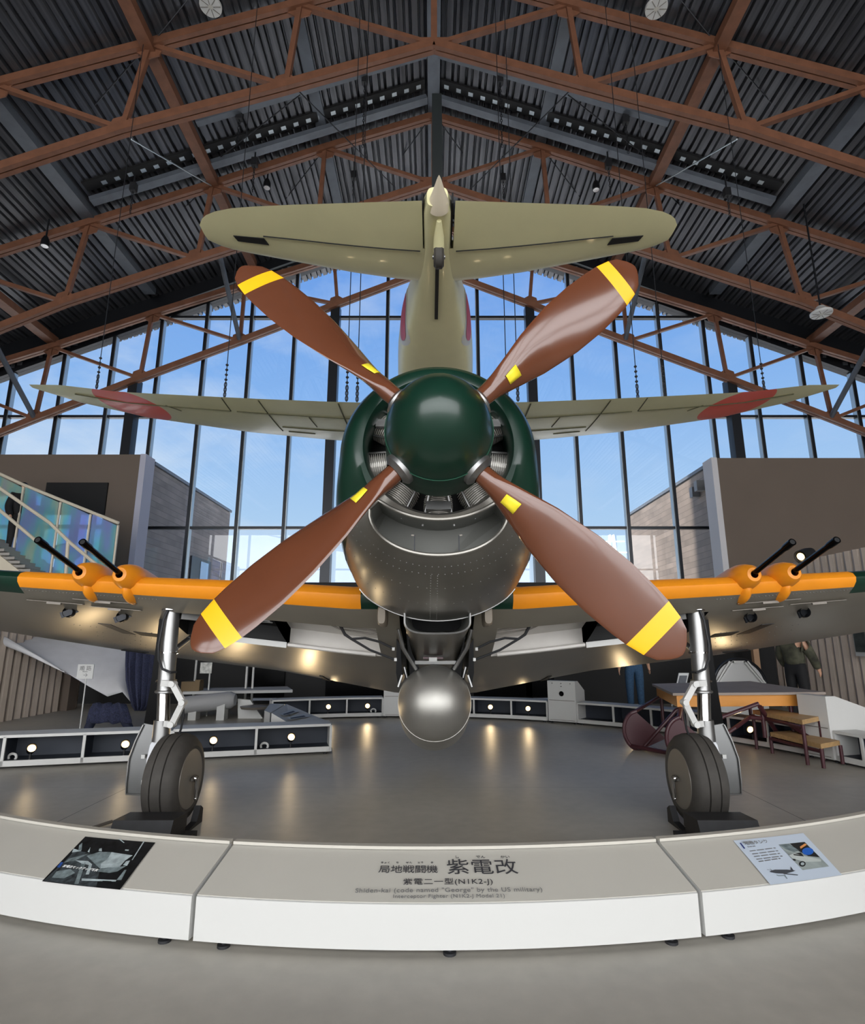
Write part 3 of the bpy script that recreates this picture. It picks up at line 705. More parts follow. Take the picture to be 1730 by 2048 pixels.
for q in range(26):
    mb.ell(skinp(-.4, 7.9 + q * .14), (.0035,) * 3, 6, 4); mb.ell(skinp(-3.4, 7.9 + q * .14), (.0035,) * 3, 6, 4)
MB().path([skinp(d, 10.98) for d in range(-42, 43, 3)], .007, 6).build('cowl_edge', M['silver'], lowc)
for d in (-50, 50): MB().path([skinp(d, 8.8 + q * .2) for q in range(11)], .0035, 4).build('panel_gap', M['darkin'], lowc)
tag(mb.build('rivet_row', M['silver'], lowc), kind='stuff')
# engine
eng = MB().lathe([(.02, .33), (.2, .33), (.24, .42), (.46, .62), (.46, .8)], MN @ Matrix.Translation((0, 0, CZ)), 36).build('engine', M['darkin'], ac)
cylm = mat('cylinder_grey', (196, 193, 186), .45, .5, ns=9, amt=.15)
for j in range(9):
    a = R(-90 + 40 * j); e_ = Vector((math.cos(a), 0, math.sin(a)))
    Ml = MN @ Matrix.Translation(e_ * .22 + Vector((0, .5, CZ))) @ e_.to_track_quat('Y', 'Z').to_matrix().to_4x4()
    prof = [(.07, 0)]
    for q in range(17): z = .01 + q * .0125; prof += [(.072, z), (.09, z + .002), (.09, z + .007), (.072, z + .009)]
    c = MB().lathe(prof, Ml, 20).build('engine_cylinder', cylm, eng, smooth=0)
    for sd in (-.095, .095):
        t = Vector((-e_.z, 0, e_.x)) * sd
        MB().tube(MN @ (e_ * .24 + t * .5 + Vector((0, .40, CZ))), MN @ (e_ * .46 + t + Vector((0, .46, CZ))), .007, n=8).build('pushrod', M['silver'], eng)
    if j % 3 == 0: MB().box(MN @ (e_ * .36 + Vector((0, .38, CZ))), (.15, .03, .05), MN.to_3x3()).build('baffle_plate', M['silver'], eng, smooth=0)
MB().tube(MN @ Vector((0, .25, .42 + CZ - .06)), MN @ Vector((0, .25, .42 + CZ)), .005).build('cowl_stay', M['silver'], up)

# rear fuselage, fin, tailplane
fz = [(4.3, 2.42, .645, .64, .62), (5.2, 2.36, .62, .66, .7), (6.2, 2.25, .55, .62, .78), (7.2, 2.1, .46, .52, .72), (8.4, 1.92, .34, .4, .52), (9.6, 1.75, .22, .28, .36), (10.8, 1.6, .1, .16, .2), (11.2, 1.55, .04, .07, .08)]
fr2 = [body_ring(y, .035, z, w, u, d) for y, z, w, u, d in fz]
fus = grid_mesh(fr2, lambda i, k: k < 24 or k >= 36, closed=True).build('fuselage', M['green'], ac, smooth=40)
grid_mesh(fr2, lambda i, k: 24 <= k < 36, closed=True).build('belly_skin', M['alu'], fus, smooth=40)
MB().prism([(.02, 9.6, 1.95), (.02, 11.2, 1.6), (.02, 11.3, 2.3), (.02, 10.9, 3.0), (.02, 10.5, 3.05)], (.03, 0, 0)).build('tail_fin', M['green'], ac)
MB().prism([(-2.0, 10.6, 1.78), (-1.9, 10.2, 1.78), (.035, 9.7, 1.78), (1.97, 10.2, 1.78), (2.07, 10.6, 1.78), (.035, 10.9, 1.78)], (0, 0, .05)).build('tailplane', M['green'], ac)
tw = MB().lathe([(.02, -.06), (.1, -.06), (.14, -.03), (.14, .03), (.1, .06), (.02, .06)], Matrix.Translation((.035, 9.75, .14)) @ Matrix.Rotation(R(90), 4, 'Z'), 24).build('tail_wheel', M['tyre'], ac)
MB().tube((.035, 9.75, .14), (.035, 9.6, 1.5), .04).build('tail_strut', M['silver'], tw)
MB().path([(.035, 5.0, 3.0), (.035, 5.5, 3.25), (.035, 6.6, 3.25), (.035, 7.5, 2.7)], [.1, .26, .28, .1], 16).build('canopy', M['mullion'], ac)

# wings
lle = [(abs(p.x - .035), p.y, p.z) for p in [at(*q) for q in ((700, 1189, 4.55), (500, 1177, 4.6), (300, 1168, 4.68), (22, 1153, 4.78))]] + [(6.02, 5.25, 2.07)]
lte = [(abs(p.x - .035), p.y, p.z) for p in [at(*q) for q in ((800, 1387, 7.4), (560, 1341, 7.2), (300, 1309, 6.9), (121, 1281, 6.68))]] + [(6.02, 5.6, 1.95)]
lte.insert(-1, (5.4, 6.1, 1.62)); lle.insert(-1, (5.4, 4.92, 2.05))
def lowp(x, f, off=.004, tk=.135):
    a, b = Vector((x, *tab(lle, x))), Vector((x, *tab(lte, x))); c = b - a; n = Vector((0, -c.z, c.y)).normalized()
    if n.z < 0: n = -n
    ln = c.length; yt = 5 * tk * ln * (.2969 * math.sqrt(f) - .126 * f - .3516 * f * f + .2843 * f ** 3 - .1036 * f ** 4)
    return a + c * f - n * (yt * .9 + off)
st_ = [.3, .5, .6, .68, .8, 1.0, 1.2, 1.35, 1.6, 1.9, 2.12, 2.3, 2.5, 2.75, 3.0, 3.3, 3.48, 3.9, 4.4, 4.9, 5.4, 5.8, 5.95, 6.02]
M['wingunder'] = disc_paint(mat('silver_dope_underside', (152, 146, 134), .36, .6, ns=1.6, amt=.10, rvar=.06), [(s * 4.98, 5.72 - 4.9, .5) for s in (-1, 1)], (168, 44, 40))
for s, nm in ((-1, 'left'), (1, 'right')):
    g = rx(s, .035)
    rings = [[g(v) for v in foil(tab(lle, x), tab(lte, x), x, .135)] for x in st_]
    xm = lambda i: (st_[i] + st_[i + 1]) / 2
    nose = lambda i, k: sk(k)[0] < .04 and .59 < xm(i) < 3.5
    well = lambda i, k: (not sk(k)[1]) and .11 < sk(k)[0] < .30 and .5 < xm(i) < 2.3
    dk = lambda i, k: (sk(k)[1] or sk(k)[0] < .02 or (xm(i) > 3.4 and sk(k)[0] < .05) or xm(i) < .6 and sk(k)[0] < .04)
    wg = grid_mesh(rings, lambda i, k: not nose(i, k) and not well(i, k) and not dk(i, k)).build('wing', M['wingunder'], ac, smooth=35)
    grid_mesh(rings, lambda i, k: not nose(i, k) and dk(i, k)).build('upper_skin', M['green'], wg, smooth=35)
    grid_mesh(rings, nose).build('leading_edge_band', M['orange'], wg, smooth=35)
    # wheel well behind the opening
    ks = [k for k in range(NS, 2 * NS) if .11 < sk(k)[0] < .30]; ii = [i for i in range(len(st_) - 1) if .5 < xm(i) < 2.3]
    def welled(sub, m, nm2, depth):
        i0, i1 = sub[0], sub[-1] + 1; k0, k1 = ks[0], ks[-1] + 1
        rim = [rings[i][k0] for i in range(i0, i1 + 1)] + [rings[i1][k] for k in range(k0 + 1, k1 + 1)] + [rings[i][k1] for i in range(i1 - 1, i0 - 1, -1)] + [rings[i0][k] for k in range(k1 - 1, k0, -1)]
        upv = Vector((0, .02, depth)); mb = MB().loft([rim, [p + upv for p in rim]], True, False)
        o = len(mb.v); n = len(rim); mb.v += [p + upv for p in rim]; mb.f.append(tuple(range(o, o + n)))
        return mb.build(nm2, m, wg, smooth=0)
    welled([i for i in ii if xm(i) < 1.35], M['wellwhite'], 'wheel_well', .16)
    welled([i for i in ii if xm(i) > 1.35], M['darkin'], 'strut_well', .16)
    mb = MB()
    mb.path([g(lowp(x, .31, .004)) for x in (.55, .9, 1.3, 1.35)], .02, 6); mb.build('well_edge', M['wellwhite'], wg)
    MB().bar(g(lowp(1.36, .31, .01)), g(lowp(2.05, .31, .01)), .02, .05).build('well_door_edge', M['white'], wg, smooth=0)
    for q in range(5):
        MB().path([g(lowp(1.45 + .12 * j, .2, -.09) + Vector((0, .02 * q, .01 * math.sin(j + q)))) for j in range(6)], .01, 5).build('well_hose', M['cable'] if q % 2 else M['silver'], wg)
    # guns
    for gx in (2.53, 2.87):
        le = Vector((gx, *tab(lle, gx))); c = g(le + Vector((0, .08, .045)))
        prof = [(.03, -.2), (.055, -.195), (.085, -.15), (.105, -.07), (.112, .0), (.105, .12), (.085, .3), (.05, .55), (.02, .75)]
        fa = MB().lathe(prof, Matrix.Translation(c) @ Matrix.Rotation(R(-3), 4, 'X'), 28).build('gun_fairing', M['orange'], wg)
        MB().ell(c + Vector((0, .09, -.09)), (.062, .2, .125), 20, 14).build('fairing_root', M['orange'], fa)
        m0 = c + Vector((0, -.17, .012)); m1 = m0 + Vector((0, -.56, .17))
        MB().path([m0, m0 + (m1 - m0) * .8, m0 + (m1 - m0) * .86, m1], [.021, .021, .027, .027], 16).build('gun_barrel', M['blackgloss'], fa)
        MB().tube(m1 + (m1 - m0) * .002, m1 - (m1 - m0) * .05, .018).build('muzzle', M['darkin'], fa)
    # ejection chutes and slots
    for ex, ef in ((2.72, .16), (3.2, .16)):
        p = g(lowp(ex, ef, .0)); ch = MB().lathe([(.045, -.01), (.05, .02), (.04, .05), (.005, .05)], Matrix.Translation(p + Vector((0, 0, -.03))), 14)
        ch.bar(p + Vector((-.06, 0, -.06)), p + Vector((.06, .05, -.0)), .012, .05); ch.build('ejection_chute', M['darkmetal'], wg)
    for (xa, xb, f) in ((2.5, 3.05, .075), (2.5, 2.95, .12), (3.0, 3.5, .11)):
        MB().bar(g(lowp(xa, f, .004)), g(lowp(xb, f, .004)), .035, .004).build('access_slot', M['hubgrey'], wg, smooth=0)
        MB().bar(g(lowp((xa * .6 + xb * .4), f, .014)), g(lowp((xa * .35 + xb * .65), f, .014)), .02, .016).build('slot_latch', M['hubgrey'], wg, smooth=0)
    MB().prism([g(lowp(a_, f_, .003)) for a_, f_ in ((2.62, .37), (2.85, .37), (2.83, .42), (2.6, .42))], (0, 0, .004)).build('shell_slot', M['darkin'], wg, smooth=0)
    MB().prism([g(lowp(a_, f_, .003)) for a_, f_ in ((2.98, .3), (3.1, .3), (3.0, .42), (2.88, .42))], (0, 0, .004)).build('shell_slot', M['darkmetal'], wg, smooth=0)
    # flap joint
    MB().prism([g(lowp(1.3, .86, .012)), g(lowp(1.34, .86, .012)), g(lowp(1.36, 1.0, .012)), g(lowp(1.28, 1.0, .012))], (0, 0, .02)).build('flap_gap', M['darkin'], wg, smooth=0)
    MB().prism([g(lowp(3.2, .86, .012)), g(lowp(3.5, .9, .012)), g(lowp(3.6, .97, .012)), g(lowp(3.3, .92, .012))], (0, 0, .01)).build('aileron_gap', M['darkin'], wg, smooth=0)
    mb = MB()
    for q in range(90):
        x = 2.2 + 1.25 * ((q * .618) % 1); f = .36 + .09 * (q % 6); mb.ell(g(lowp(x, f, .0)), (.005, .005, .004), 6, 4)
    for q in range(40): mb.ell(g(lowp(2.3 + .03 * q, .045, .0)), (.005, .005, .004), 6, 4)
    tag(mb.build('rivet_row', M['silver'], wg), kind='stuff')
    if s > 0: MB().ell(at(1023, 1226, 4.72), (.03, .012, .012)).build('position_light', mat('lamp_red', (120, 34, 26), .25), wg)
# ------------------------------------------------------------------ belly: oil cooler scoop, tank, struts, hoses
def U_ring(y, zt, zb, hw, cx=.035, n=24):     # open-topped U section
    out = [Vector((cx - hw, y, zt))]
    for k in range(n + 1):
        a = math.pi + math.pi * k / n
        out.append(Vector((cx + hw * math.copysign(abs(math.cos(a)) ** .55, math.cos(a)), y, (zt + (zb - zt) * .45) + (zb - zt) * .55 * abs(math.sin(a)) ** .9)))
    out.append(Vector((cx + hw, y, zt))); return out
zm0, zm1 = at(868, 1224, 4.2).z, at(868, 1267, 4.2).z
scr = [U_ring(4.2, zm0, zm1, .235), U_ring(4.45, zm0, zm1 - .03, .245), U_ring(4.9, zm0 + .05, 1.34, .25), U_ring(5.6, zm0 + .05, 1.16, .25), U_ring(6.6, zm0, .96, .2)]
sc = MB().loft(scr, False, False).build('oil_cooler_scoop', M['alu'], ac, smooth=40)
MB().path(scr[0], .008, 8).build('scoop_rim', M['silver'], sc)
MB().loft([scr[0], [p * 1 for p in U_ring(4.75, zm0, zm1 + .02, .2)]], False, False).build('scoop_duct', M['duct'], sc, smooth=40)
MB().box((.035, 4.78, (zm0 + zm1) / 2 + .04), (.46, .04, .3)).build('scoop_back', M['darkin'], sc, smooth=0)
MB().bar(at(830, 1325, 5.35), at(912, 1325, 5.35), .03, .03).build('tank_crossbar', M['white'], ac, smooth=0)
padm = mat('pad_taupe', (132, 122, 108), .5)
hk = MB().box(at(866, 1319, 5.2), (.07, .04, .035)).build('tank_hook', M['white'], ac, smooth=0)
MB().bar(at(846, 1316, 5.22), at(886, 1316, 5.22), .02, .02).build('hook_pin', M['maroon'], hk, smooth=0)
tc_ = at(869, 1405, 5.0)
Mt = Matrix.Translation(tc_) @ Matrix.Rotation(-R(14), 4, 'X')
r0 = .302
prof = [(.0005, -r0)] + [(r0 * math.sin(a), -r0 * math.cos(a)) for a in [R(2 + 88 * j / 14) for j in range(15)]] + [(r0 * 1.03, .15), (r0 * 1.06, .7), (r0 * .99, 1.0), (r0 * .8, 1.6), (r0 * .5, 2.1), (r0 * .15, 2.5), (.005, 2.56)]
tk = MB().lathe(prof, Mt, 56).build('drop_tank', M['tank'], ac, smooth=50); tk['label'] = 'silver drop tank with a round nose under the belly'
MB().path([Mt @ Vector(((r0 + .001) * math.cos(a), .0, (r0 + .001) * math.sin(a))) for a in [2 * math.pi * j / 64 for j in range(64)]], .0035, 6, True).build('tank_seam', M['tank'], tk)
for s in (-1, 1):
    g = lambda px: (px if s < 0 else 1740 - px)
    MB().path([at(g(797), 1258, 4.8), at(g(806), 1296, 4.85), at(g(832), 1338, 4.95)], .017, 10).build('tank_strut', M['silver'], ac)
    MB().tube(at(g(808), 1334, 5.1), at(g(814), 1356, 5.1), .014).build('tank_stay', M['silver'], ac)
    fp = [at(g(x), y, 5.0) for x, y in ((793, 1278), (801, 1290), (804, 1352), (797, 1374), (792, 1345))]
    f = MB().prism(fp, (0, .9, 0)).build('tank_fairing', M['blackgloss'], ac, smooth=0)
    MB().bar(at(g(796), 1374, 4.99), at(g(804), 1350, 4.99), .008, .012).build('fairing_edge', M['silver'], f, smooth=0)
    for q in (1298, 1319): MB().box(at(g(787 + (q - 1298) * .2), q, 5.0), (.022, .03, .026)).build('hose_clip', M['white'], f, smooth=0)
    MB().path([at(g(677), 1232, 5.0), at(g(681), 1252, 5.0), at(g(690), 1269, 5.0), at(g(703), 1278, 5.0), at(g(740), 1300, 5.0), at(g(789), 1319, 5.0)], [.015, .014, .013, .011, .01, .01], 8).build('belly_hose', M['black'], ac)
    MB().path([at(g(703), 1278, 4.99), at(g(730), 1276, 5.0), at(g(760), 1284, 5.0), at(g(787), 1297, 5.0)], .01, 8).build('belly_hose', M['black'], ac)
    for dz in (0, .035):
        MB().path([at(g(640), 1240, 5.1) + Vector((0, 0, dz)), at(g(680), 1258, 5.1) + Vector((0, 0, dz * .6)), at(g(740), 1268, 5.1) + Vector((0, 0, dz)), at(g(775), 1268, 5.1)], .007, 6).build('brake_line', M['hubgrey'], ac)
    pc = at(g(764), 1231, 4.4); mb = MB(); pts = []
    for k in range(20):
        a = 2 * math.pi * k / 20; pts.append(pc + Vector((.034 * math.copysign(abs(math.cos(a)) ** .6, math.cos(a)), -.02, .075 * math.copysign(abs(math.sin(a)) ** .6, math.sin(a)))))
    MB().loft([[pc + (p - pc) * .8 - Vector((0, .03, 0)) for p in pts], pts, [p + Vector((0, .2, -.01)) for p in pts]]).build('exhaust_pad', padm, ac)
    # pale wheel-bay skin that shows between wing and belly
# ------------------------------------------------------------------ main gear
def gear(s):
    g = lambda px: (px if s < 0 else 1735 - px)
    P = lambda x, y, D: at(g(x), y, D)
    nm = 'left' if s < 0 else 'right'
    a, b = P(345, 1205, 4.98), P(331, 1383, 4.9)
    leg = MB().path([a + (a - b) * .1, a, b], .066, 24).build('landing_leg', M['silver'], ac)
    c, d = P(328, 1378, 4.9), P(326, 1446, 4.88)
    MB().tube(c, d, .05, n=20).build('oleo_piston', M['chrome'], leg)
    e_, f = P(325, 1440, 4.88), P(321, 1482, 4.88)
    MB().path([e_, f], [.064, .066], 20).build('fork_block', M['silver'], leg)
    fk = [P(316, 1466, 4.86), P(300, 1490, 4.86), P(293, 1520, 4.86), P(289, 1560, 4.86), P(294, 1562, 4.86), P(302, 1525, 4.86), P(312, 1500, 4.86), P(326, 1480, 4.86)]
    MB().prism(fk, (0, .1, 0)).build('wheel_fork', mat('fork_pale', (206, 208, 212), .4, .3), leg, smooth=0)
    for y, x in ((1219, 344), (1305, 337), (1362, 333)):
        cc = P(x, y, 4.95); MB().path([cc + Vector((.073 * math.cos(q), .073 * math.sin(q), 0)) for q in [2 * math.pi * j / 24 for j in range(24)]], .012, 6, True).build('leg_clamp', M['chrome'], leg)
    MB().path([b + Vector((.071 * math.cos(q), .071 * math.sin(q), 0)) for q in [2 * math.pi * j / 24 for j in range(24)]], .012, 6, True).build('leg_clamp', M['silver'], leg)
    tl_ = [P(324, 1366, 4.8), P(346, 1368, 4.78), P(366, 1405, 4.74), P(344, 1449, 4.78), P(330, 1447, 4.8)]
    mb = MB()
    for p, q in zip(tl_, tl_[1:]): mb.bar(p, q, .045, .034, (0, 1, 0))
    for p in tl_[1:4]: mb.tube(p - Vector((.0, .035, 0)), p + Vector((0, .035, 0)), .024)
    mb.build('torque_link', M['white'], leg, smooth=0)
    MB().path([P(366, 1408, 4.8), P(367, 1430, 4.8), P(362, 1458, 4.82), P(352, 1484, 4.86)], .009, 8).build('brake_hose', M['black'], leg)
    MB().path([P(338, 1215, 4.9), P(327, 1240, 4.88), P(317, 1290, 4.86), P(317, 1318, 4.83), P(325, 1338, 4.8), P(342, 1345, 4.79), P(352, 1344, 4.84)], .01, 8).build('brake_hose', M['black'], leg)
    MB().tube(P(352, 1297, 4.95), P(378, 1277, 5.2), .022).build('side_brace', M['silver'], leg)
    MB().tube(P(376, 1278, 5.18), P(420, 1250, 5.6), .022).build('side_brace', M['silver'], leg)
    bb = P(362, 1231, 5.0); MB().bar(bb, P(432, 1238, 5.2), .03, .06).build('retraction_arm', M['silver'], leg, smooth=0)
    # glossy black leg door and the pale lower wheel door
    up_ = [P(x, y, 5.08) for x, y in ((321, 1216), (334, 1216), (332, 1300), (326, 1380), (318, 1452), (288, 1446), (296, 1400), (304, 1350), (312, 1290))]
    MB().prism(up_, (0, .03, 0)).build('leg_door', M['blackgloss'], ac, smooth=0)
    wd = MB().prism([P(x, y, 5.06) for x, y in ((288, 1447), (316, 1452), (300, 1500), (291, 1590), (252, 1589), (254, 1560), (259, 1515), (272, 1480))], (0, .025, 0)).build('wheel_door', mat('door_grey_metal', (132, 133, 133), .32, .6), ac, smooth=0)
    MB().path([P(x, y, 5.05) for x, y in ((287, 1449), (271, 1482), (258, 1517), (253, 1562), (252, 1588), (290, 1590))], .008, 6).build('door_flange', M['silver'], wd)
    for y in (1513, 1564): MB().box(P(287, y, 5.03), (.03, .02, .03)).build('door_bracket', M['white'], wd, smooth=0)
    # wheel
    wc = Vector((.02 + s * 2.045, 4.86, .335))
    Mw = Matrix.Translation(wc) @ Matrix.Rotation(R(90) * (1 if s < 0 else -1), 4, 'Z')    # local +Y -> outboard
    hw = .135
    pr = [(.2, -hw + .015), (.24, -hw), (.285, -hw + .012), (.318, -hw + .045), (.33, -.05), (.332, -.046), (.318, -.043), (.318, -.037), (.333, -.034), (.3345, 0), (.334, .034), (.319, .037), (.319, .043), (.332, .046), (.33, .06), (.316, hw - .03), (.28, hw - .01), (.2, hw)]
    whl = MB().lathe(pr, Mw, 64).build('main_wheel', M['tyre'], ac, smooth=35)
    MB().lathe([(.002, -hw + .004), (.215, -hw + .004), (.225, -hw + .02)], Mw, 48).build('wheel_disc', M['hubgrey'], whl)
    i_ = Vector((-s * 1, 0, 0)); hc = wc + i_ * (hw + .01)
    mb = MB().ell(hc + i_ * .015, (.03, .028, .028), 14, 10); mb.tube(hc + i_ * .012 + Vector((0, -.05, 0)), hc + i_ * .012 + Vector((0, .05, 0)), .011)
    mb.tube(hc + i_ * .03, hc + i_ * .03 + Vector((0, 0, -.14)), .015); mb.ell(hc + i_ * .03 + Vector((0, 0, -.145)), (.015,) * 3, 10, 8)
    mb.build('tie_down_ring', M['chrome'], whl)
    # jack block that stands in front of the wheel, and the wedge behind
    x0, x1 = .02 + s * 1.78, .02 + s * 2.19; xm = (x0 + x1) / 2
    t = thing('wheel_jack_block', f'black slotted jack block on the floor in front of the {nm} wheel', 'wheel block', (xm, 4.42, 0), 'black blocks at the wheels')
    MB().prism([(x0, 4.22, .1), (x0, 4.5, .1), (x0, 4.5, .19), (x0, 4.27, .2)], (x1 - x0, 0, 0)).build('block_top', M['black'], t, smooth=0)
    mb = MB()
    for q in (.1, .5, .9): mb.box((x0 + (x1 - x0) * q, 4.42, .08), (.03, .26, .09))
    mb.build('block_web', M['black'], t, smooth=0)
    MB().box((xm, 4.42, .02), (.5, .36, .04)).build('block_base', M['black'], t, smooth=0)
    w = thing('wheel_chock', f'black wedge chock on the inner side of the {nm} wheel', 'wheel chock', (wc.x - s * .22, 4.95, 0), 'black blocks at the wheels')
    xx = wc.x - s * .16
    MB().prism([(xx, 4.6, 0), (xx, 4.95, 0), (xx, 4.95, .1), (xx, 4.9, .13), (xx, 4.84, .03)], (-s * .05, 0, 0)).build('chock_plate', M['black'], w, smooth=0)
gear(-1); gear(1)
tag(MB().path([(2.5, 4.5, .02), (2.75, 4.52, .02), (3.0, 4.45, .02)], .012, 8).ell((3.06, 4.43, .025), (.12, .03, .025), 12, 8).build('floor_cable', M['black']), 'short black cable with a plug lying on the floor beside the right wheel block', 'cable')
tag(MB().path([(-2.2, 4.3, .015), (-2.5, 4.35, .015), (-2.62, 4.6, .015), (-2.5, 4.9, .015)], .012, 8).build('floor_cable', M['hubgrey']), 'grey cable looping on the floor beside the left wheel block', 'cable')

# ------------------------------------------------------------------ front plinth: three curved lectern segments
CC = Vector((-.03, 9.93, 0)); RO, RI = 6.965, 6.6
def arc(r, a, z): return Vector((CC.x + r * math.sin(a), CC.y - r * math.cos(a), z))
ZF, ZB = .212, .335
def segment(a0, a1, label):
    m = (a0 + a1) / 2; base = arc(RO - .17, m, 0)
    t = thing('display_plinth', label, 'plinth', base, 'curved white plinths in front of the aircraft')
    n = 26; A = [a0 + (a1 - a0) * k / n for k in range(n + 1)]
    MB().loft([[arc(RO, a, .028), arc(RO, a, ZF), arc(RO - .012, a, ZF + .004), arc(RI + .02, a, ZB - .012), arc(RI, a, ZB - .006), arc(RI, a, .028)] for a in A], True, True).build('plinth_body', M['white'], t, smooth=20)
    MB().loft([[arc(RO - .006, a, ZF + .004), arc(RI + .025, a, ZB - .0125), arc(RI + .025, a, ZB - .0055), arc(RO - .006, a, ZF + .007)] for a in A], True, True).build('top_panel', M['offwhite'], t, smooth=20)
    MB().loft([[arc(RI + .028, a, ZB - .003), arc(RI - .012, a, ZB - .003), arc(RI - .012, a, ZB + .012), arc(RI + .028, a, ZB + .012)] for a in A], True, True).build('rear_rim', mat('rim_grey', (188, 184, 174), .5), t, smooth=20)
    for a in (a0 + .02, a1 - .02, m):
        c = arc(RO - .03, a, 0); MB().lathe([(.002, .0), (.03, .0), (.03, .012), (.012, .014), (.012, .03)], Matrix.Translation(c) @ Matrix.Rotation(R(90), 4, 'X'), 14).build('plinth_foot', M['black'], t)
    return t
G = .0017
aL, aR = math.asin((atz(384, 1890).x - CC.x) / RO), math.asin((atz(1409, 1887).x - CC.x) / RO)
segL = segment(aL - .56, aL - G, 'left curved white plinth carrying the black and white photo panel')
segC = segment(aL + G, aR - G, 'middle curved white plinth carrying the large title lettering')
segR = segment(aR + G, aR + .56, 'right curved white plinth carrying the pale blue text panel')
slope = math.atan2(ZB - ZF, RO - RI)
def topM(a, r, lift=.009):          # frame on the sloped top: X along the arc, Y up the slope, Z off the surface
    f = (RO - r) / (RO - RI); p = arc(r, a, ZF + .004 + (ZB - ZF - .006) * f)
    X = Vector((math.cos(a), math.sin(a), 0)); Y0 = Vector((-math.sin(a), math.cos(a), 0)); Y = (Y0 * math.cos(slope) + Vector((0, 0, 1)) * math.sin(slope)); Z = X.cross(Y)
    Mx = Matrix((X, Y, Z)).transposed().to_4x4(); Mx.translation = p + Z * lift; return Mx
def to_mesh(o, name, m, parent):
    bpy.context.view_layer.update(); dg = bpy.context.evaluated_depsgraph_get()
    me = bpy.data.meshes.new_from_object(o.evaluated_get(dg)); q = bpy.data.objects.new(name, me); COL.objects.link(q)
    mw = o.matrix_local.copy(); cu = o.data; bpy.data.objects.remove(o); bpy.data.curves.remove(cu)
    q.parent = parent; q.matrix_local = mw; me.materials.clear(); me.materials.append(m); ORG[q.name] = ORG[parent.name]; return q
def lettering(txt, Mx, size, m, parent, name='lettering', sx=1.0, sp=1.0, align='CENTER', off=.0):
    cu = bpy.data.curves.new(name, 'FONT'); cu.body = txt; cu.size = size; cu.align_x = align; cu.align_y = 'CENTER'; cu.space_character = sp; cu.extrude = .0004; cu.offset = off
    cu.materials.append(m); o = bpy.data.objects.new(name, cu); COL.objects.link(o); o.parent = parent
    Mq = Mx @ Matrix.Diagonal((sx, 1, 1, 1)); Mq.translation = Mx.translation - ORG[parent.name]
    o.matrix_local = Mq; return to_mesh(o, name, m, parent)
def on_top(px, py):                  # where a spot of the photo falls on the sloped top: (angle, radius)
    rr = ray(px, py); o = Vector((0, 0, CAMH)); lo, hi = 1.5, 8
    for _ in range(60):
        t = (lo + hi) / 2; p = o + rr * t; r = math.hypot(p.x - CC.x, p.y - CC.y); zs = ZF + (ZB - ZF) * (RO - r) / (RO - RI)
        if p.z > zs: lo = t
        else: hi = t
    return math.atan2(p.x - CC.x, CC.y - p.y), r
def title(txt, px, py, size, m, sp=1.0, sx=1.0, off=0.0):
    a, r = on_top(px, py); return lettering(txt, topM(a, r), size, m, segC, sx=sx, sp=sp, off=off)
ink2 = mat('print_ink_grey', (112, 112, 112), .6)
for ch, px in (('紫', 916), ('電', 964), ('改', 1012)): title(ch, px, 1739, .112, M['ink'], sx=1.06)
for ch, px in (('局', 769), ('地', 793), ('戦', 817), ('闘', 841), ('機', 864)): title(ch, px, 1743, .056, M['ink'], sx=1.08)
for ch, px in (('し', 914), ('でん', 961), ('かい', 1010)): title(ch, px, 1717, .021, M['ink'], sx=1.2)
for ch, px in (('きょく', 771), ('ち', 795), ('せん', 818), ('とう', 841), ('き', 864)): title(ch, px, 1728.5, .014, M['ink'], sx=1.2)
title('紫電二一型(N1K2-J)', 896, 1768, .044, M['ink'], sp=1.08, sx=1.08)
title('Shiden-kai (code named "George" by the US military)', 898, 1785, .0375, ink2, sp=1.08, sx=1.0)
title('Interceptor Fighter (N1K2-J Model 21)', 898, 1797.5, .031, ink2, sp=1.06, sx=1.0)

def panel_on_top(corners, m, parent, name, lift=.0015, n=10):
    (a0, r0_), (a1, r1_), (a2, r2_), (a3, r3_) = [on_top(*c) for c in corners]    # front-left, front-right, back-right, back-left
    rows = []
    for j in range(5):
        v = j / 4; row = []
        for i in range(n + 1):
            u = i / n; a = (a0 + (a1 - a0) * u) * (1 - v) + (a3 + (a2 - a3) * u) * v; r = (r0_ + (r1_ - r0_) * u) * (1 - v) + (r3_ + (r2_ - r3_) * u) * v
            row.append(topM(a, r, .0055 + lift).translation.copy())
        rows.append(row)
    return MB().loft(rows, False, False).build(name, m, parent, smooth=30)
# black and white photograph of a fuselage under repair (print): dark ground, pale shapes
pm = mat('photo_print', (20, 22, 24), .6, 0, ns=26, amt=.6, spec=.2)
ph = panel_on_top([(84, 1767), (240, 1784), (311, 1687), (171, 1675)], pm, segL, 'photo_panel')
g1, g2_, g3 = mat('photo_mid_grey', (112, 124, 126), .6, ns=30, amt=.45, spec=.2), mat('photo_pale_grey', (164, 176, 178), .6, ns=24, amt=.35, spec=.2), mat('photo_dark_grey', (56, 62, 65), .6, ns=40, amt=.7, spec=.2)
def pic(px, py): return 60 + px / 1730 * 280, 1650 + py / 989 * 160
def pshape(pts, m, lift, parent=None, name='photo_shape', cv=pic):
    vs = [topM(*on_top(*cv(*p)), .0055 + lift).translation.copy() for p in pts]
    return MB().add(vs, [tuple(range(len(vs)))]).build(name, m, parent or ph, smooth=0)
pshape([(450, 450), (560, 330), (760, 370), (860, 600), (820, 800), (170, 720)], g3, .0022)
pshape([(700, 400), (860, 350), (1040, 355), (960, 470), (860, 560), (780, 480)], g1, .0026)
pshape([(1010, 355), (1270, 395), (1180, 460), (1110, 540), (1000, 590), (870, 560), (880, 500), (960, 440)], g2_, .0028)
pshape([(1110, 540), (1190, 530), (1080, 600), (980, 620), (830, 600), (870, 560)], g1, .003)
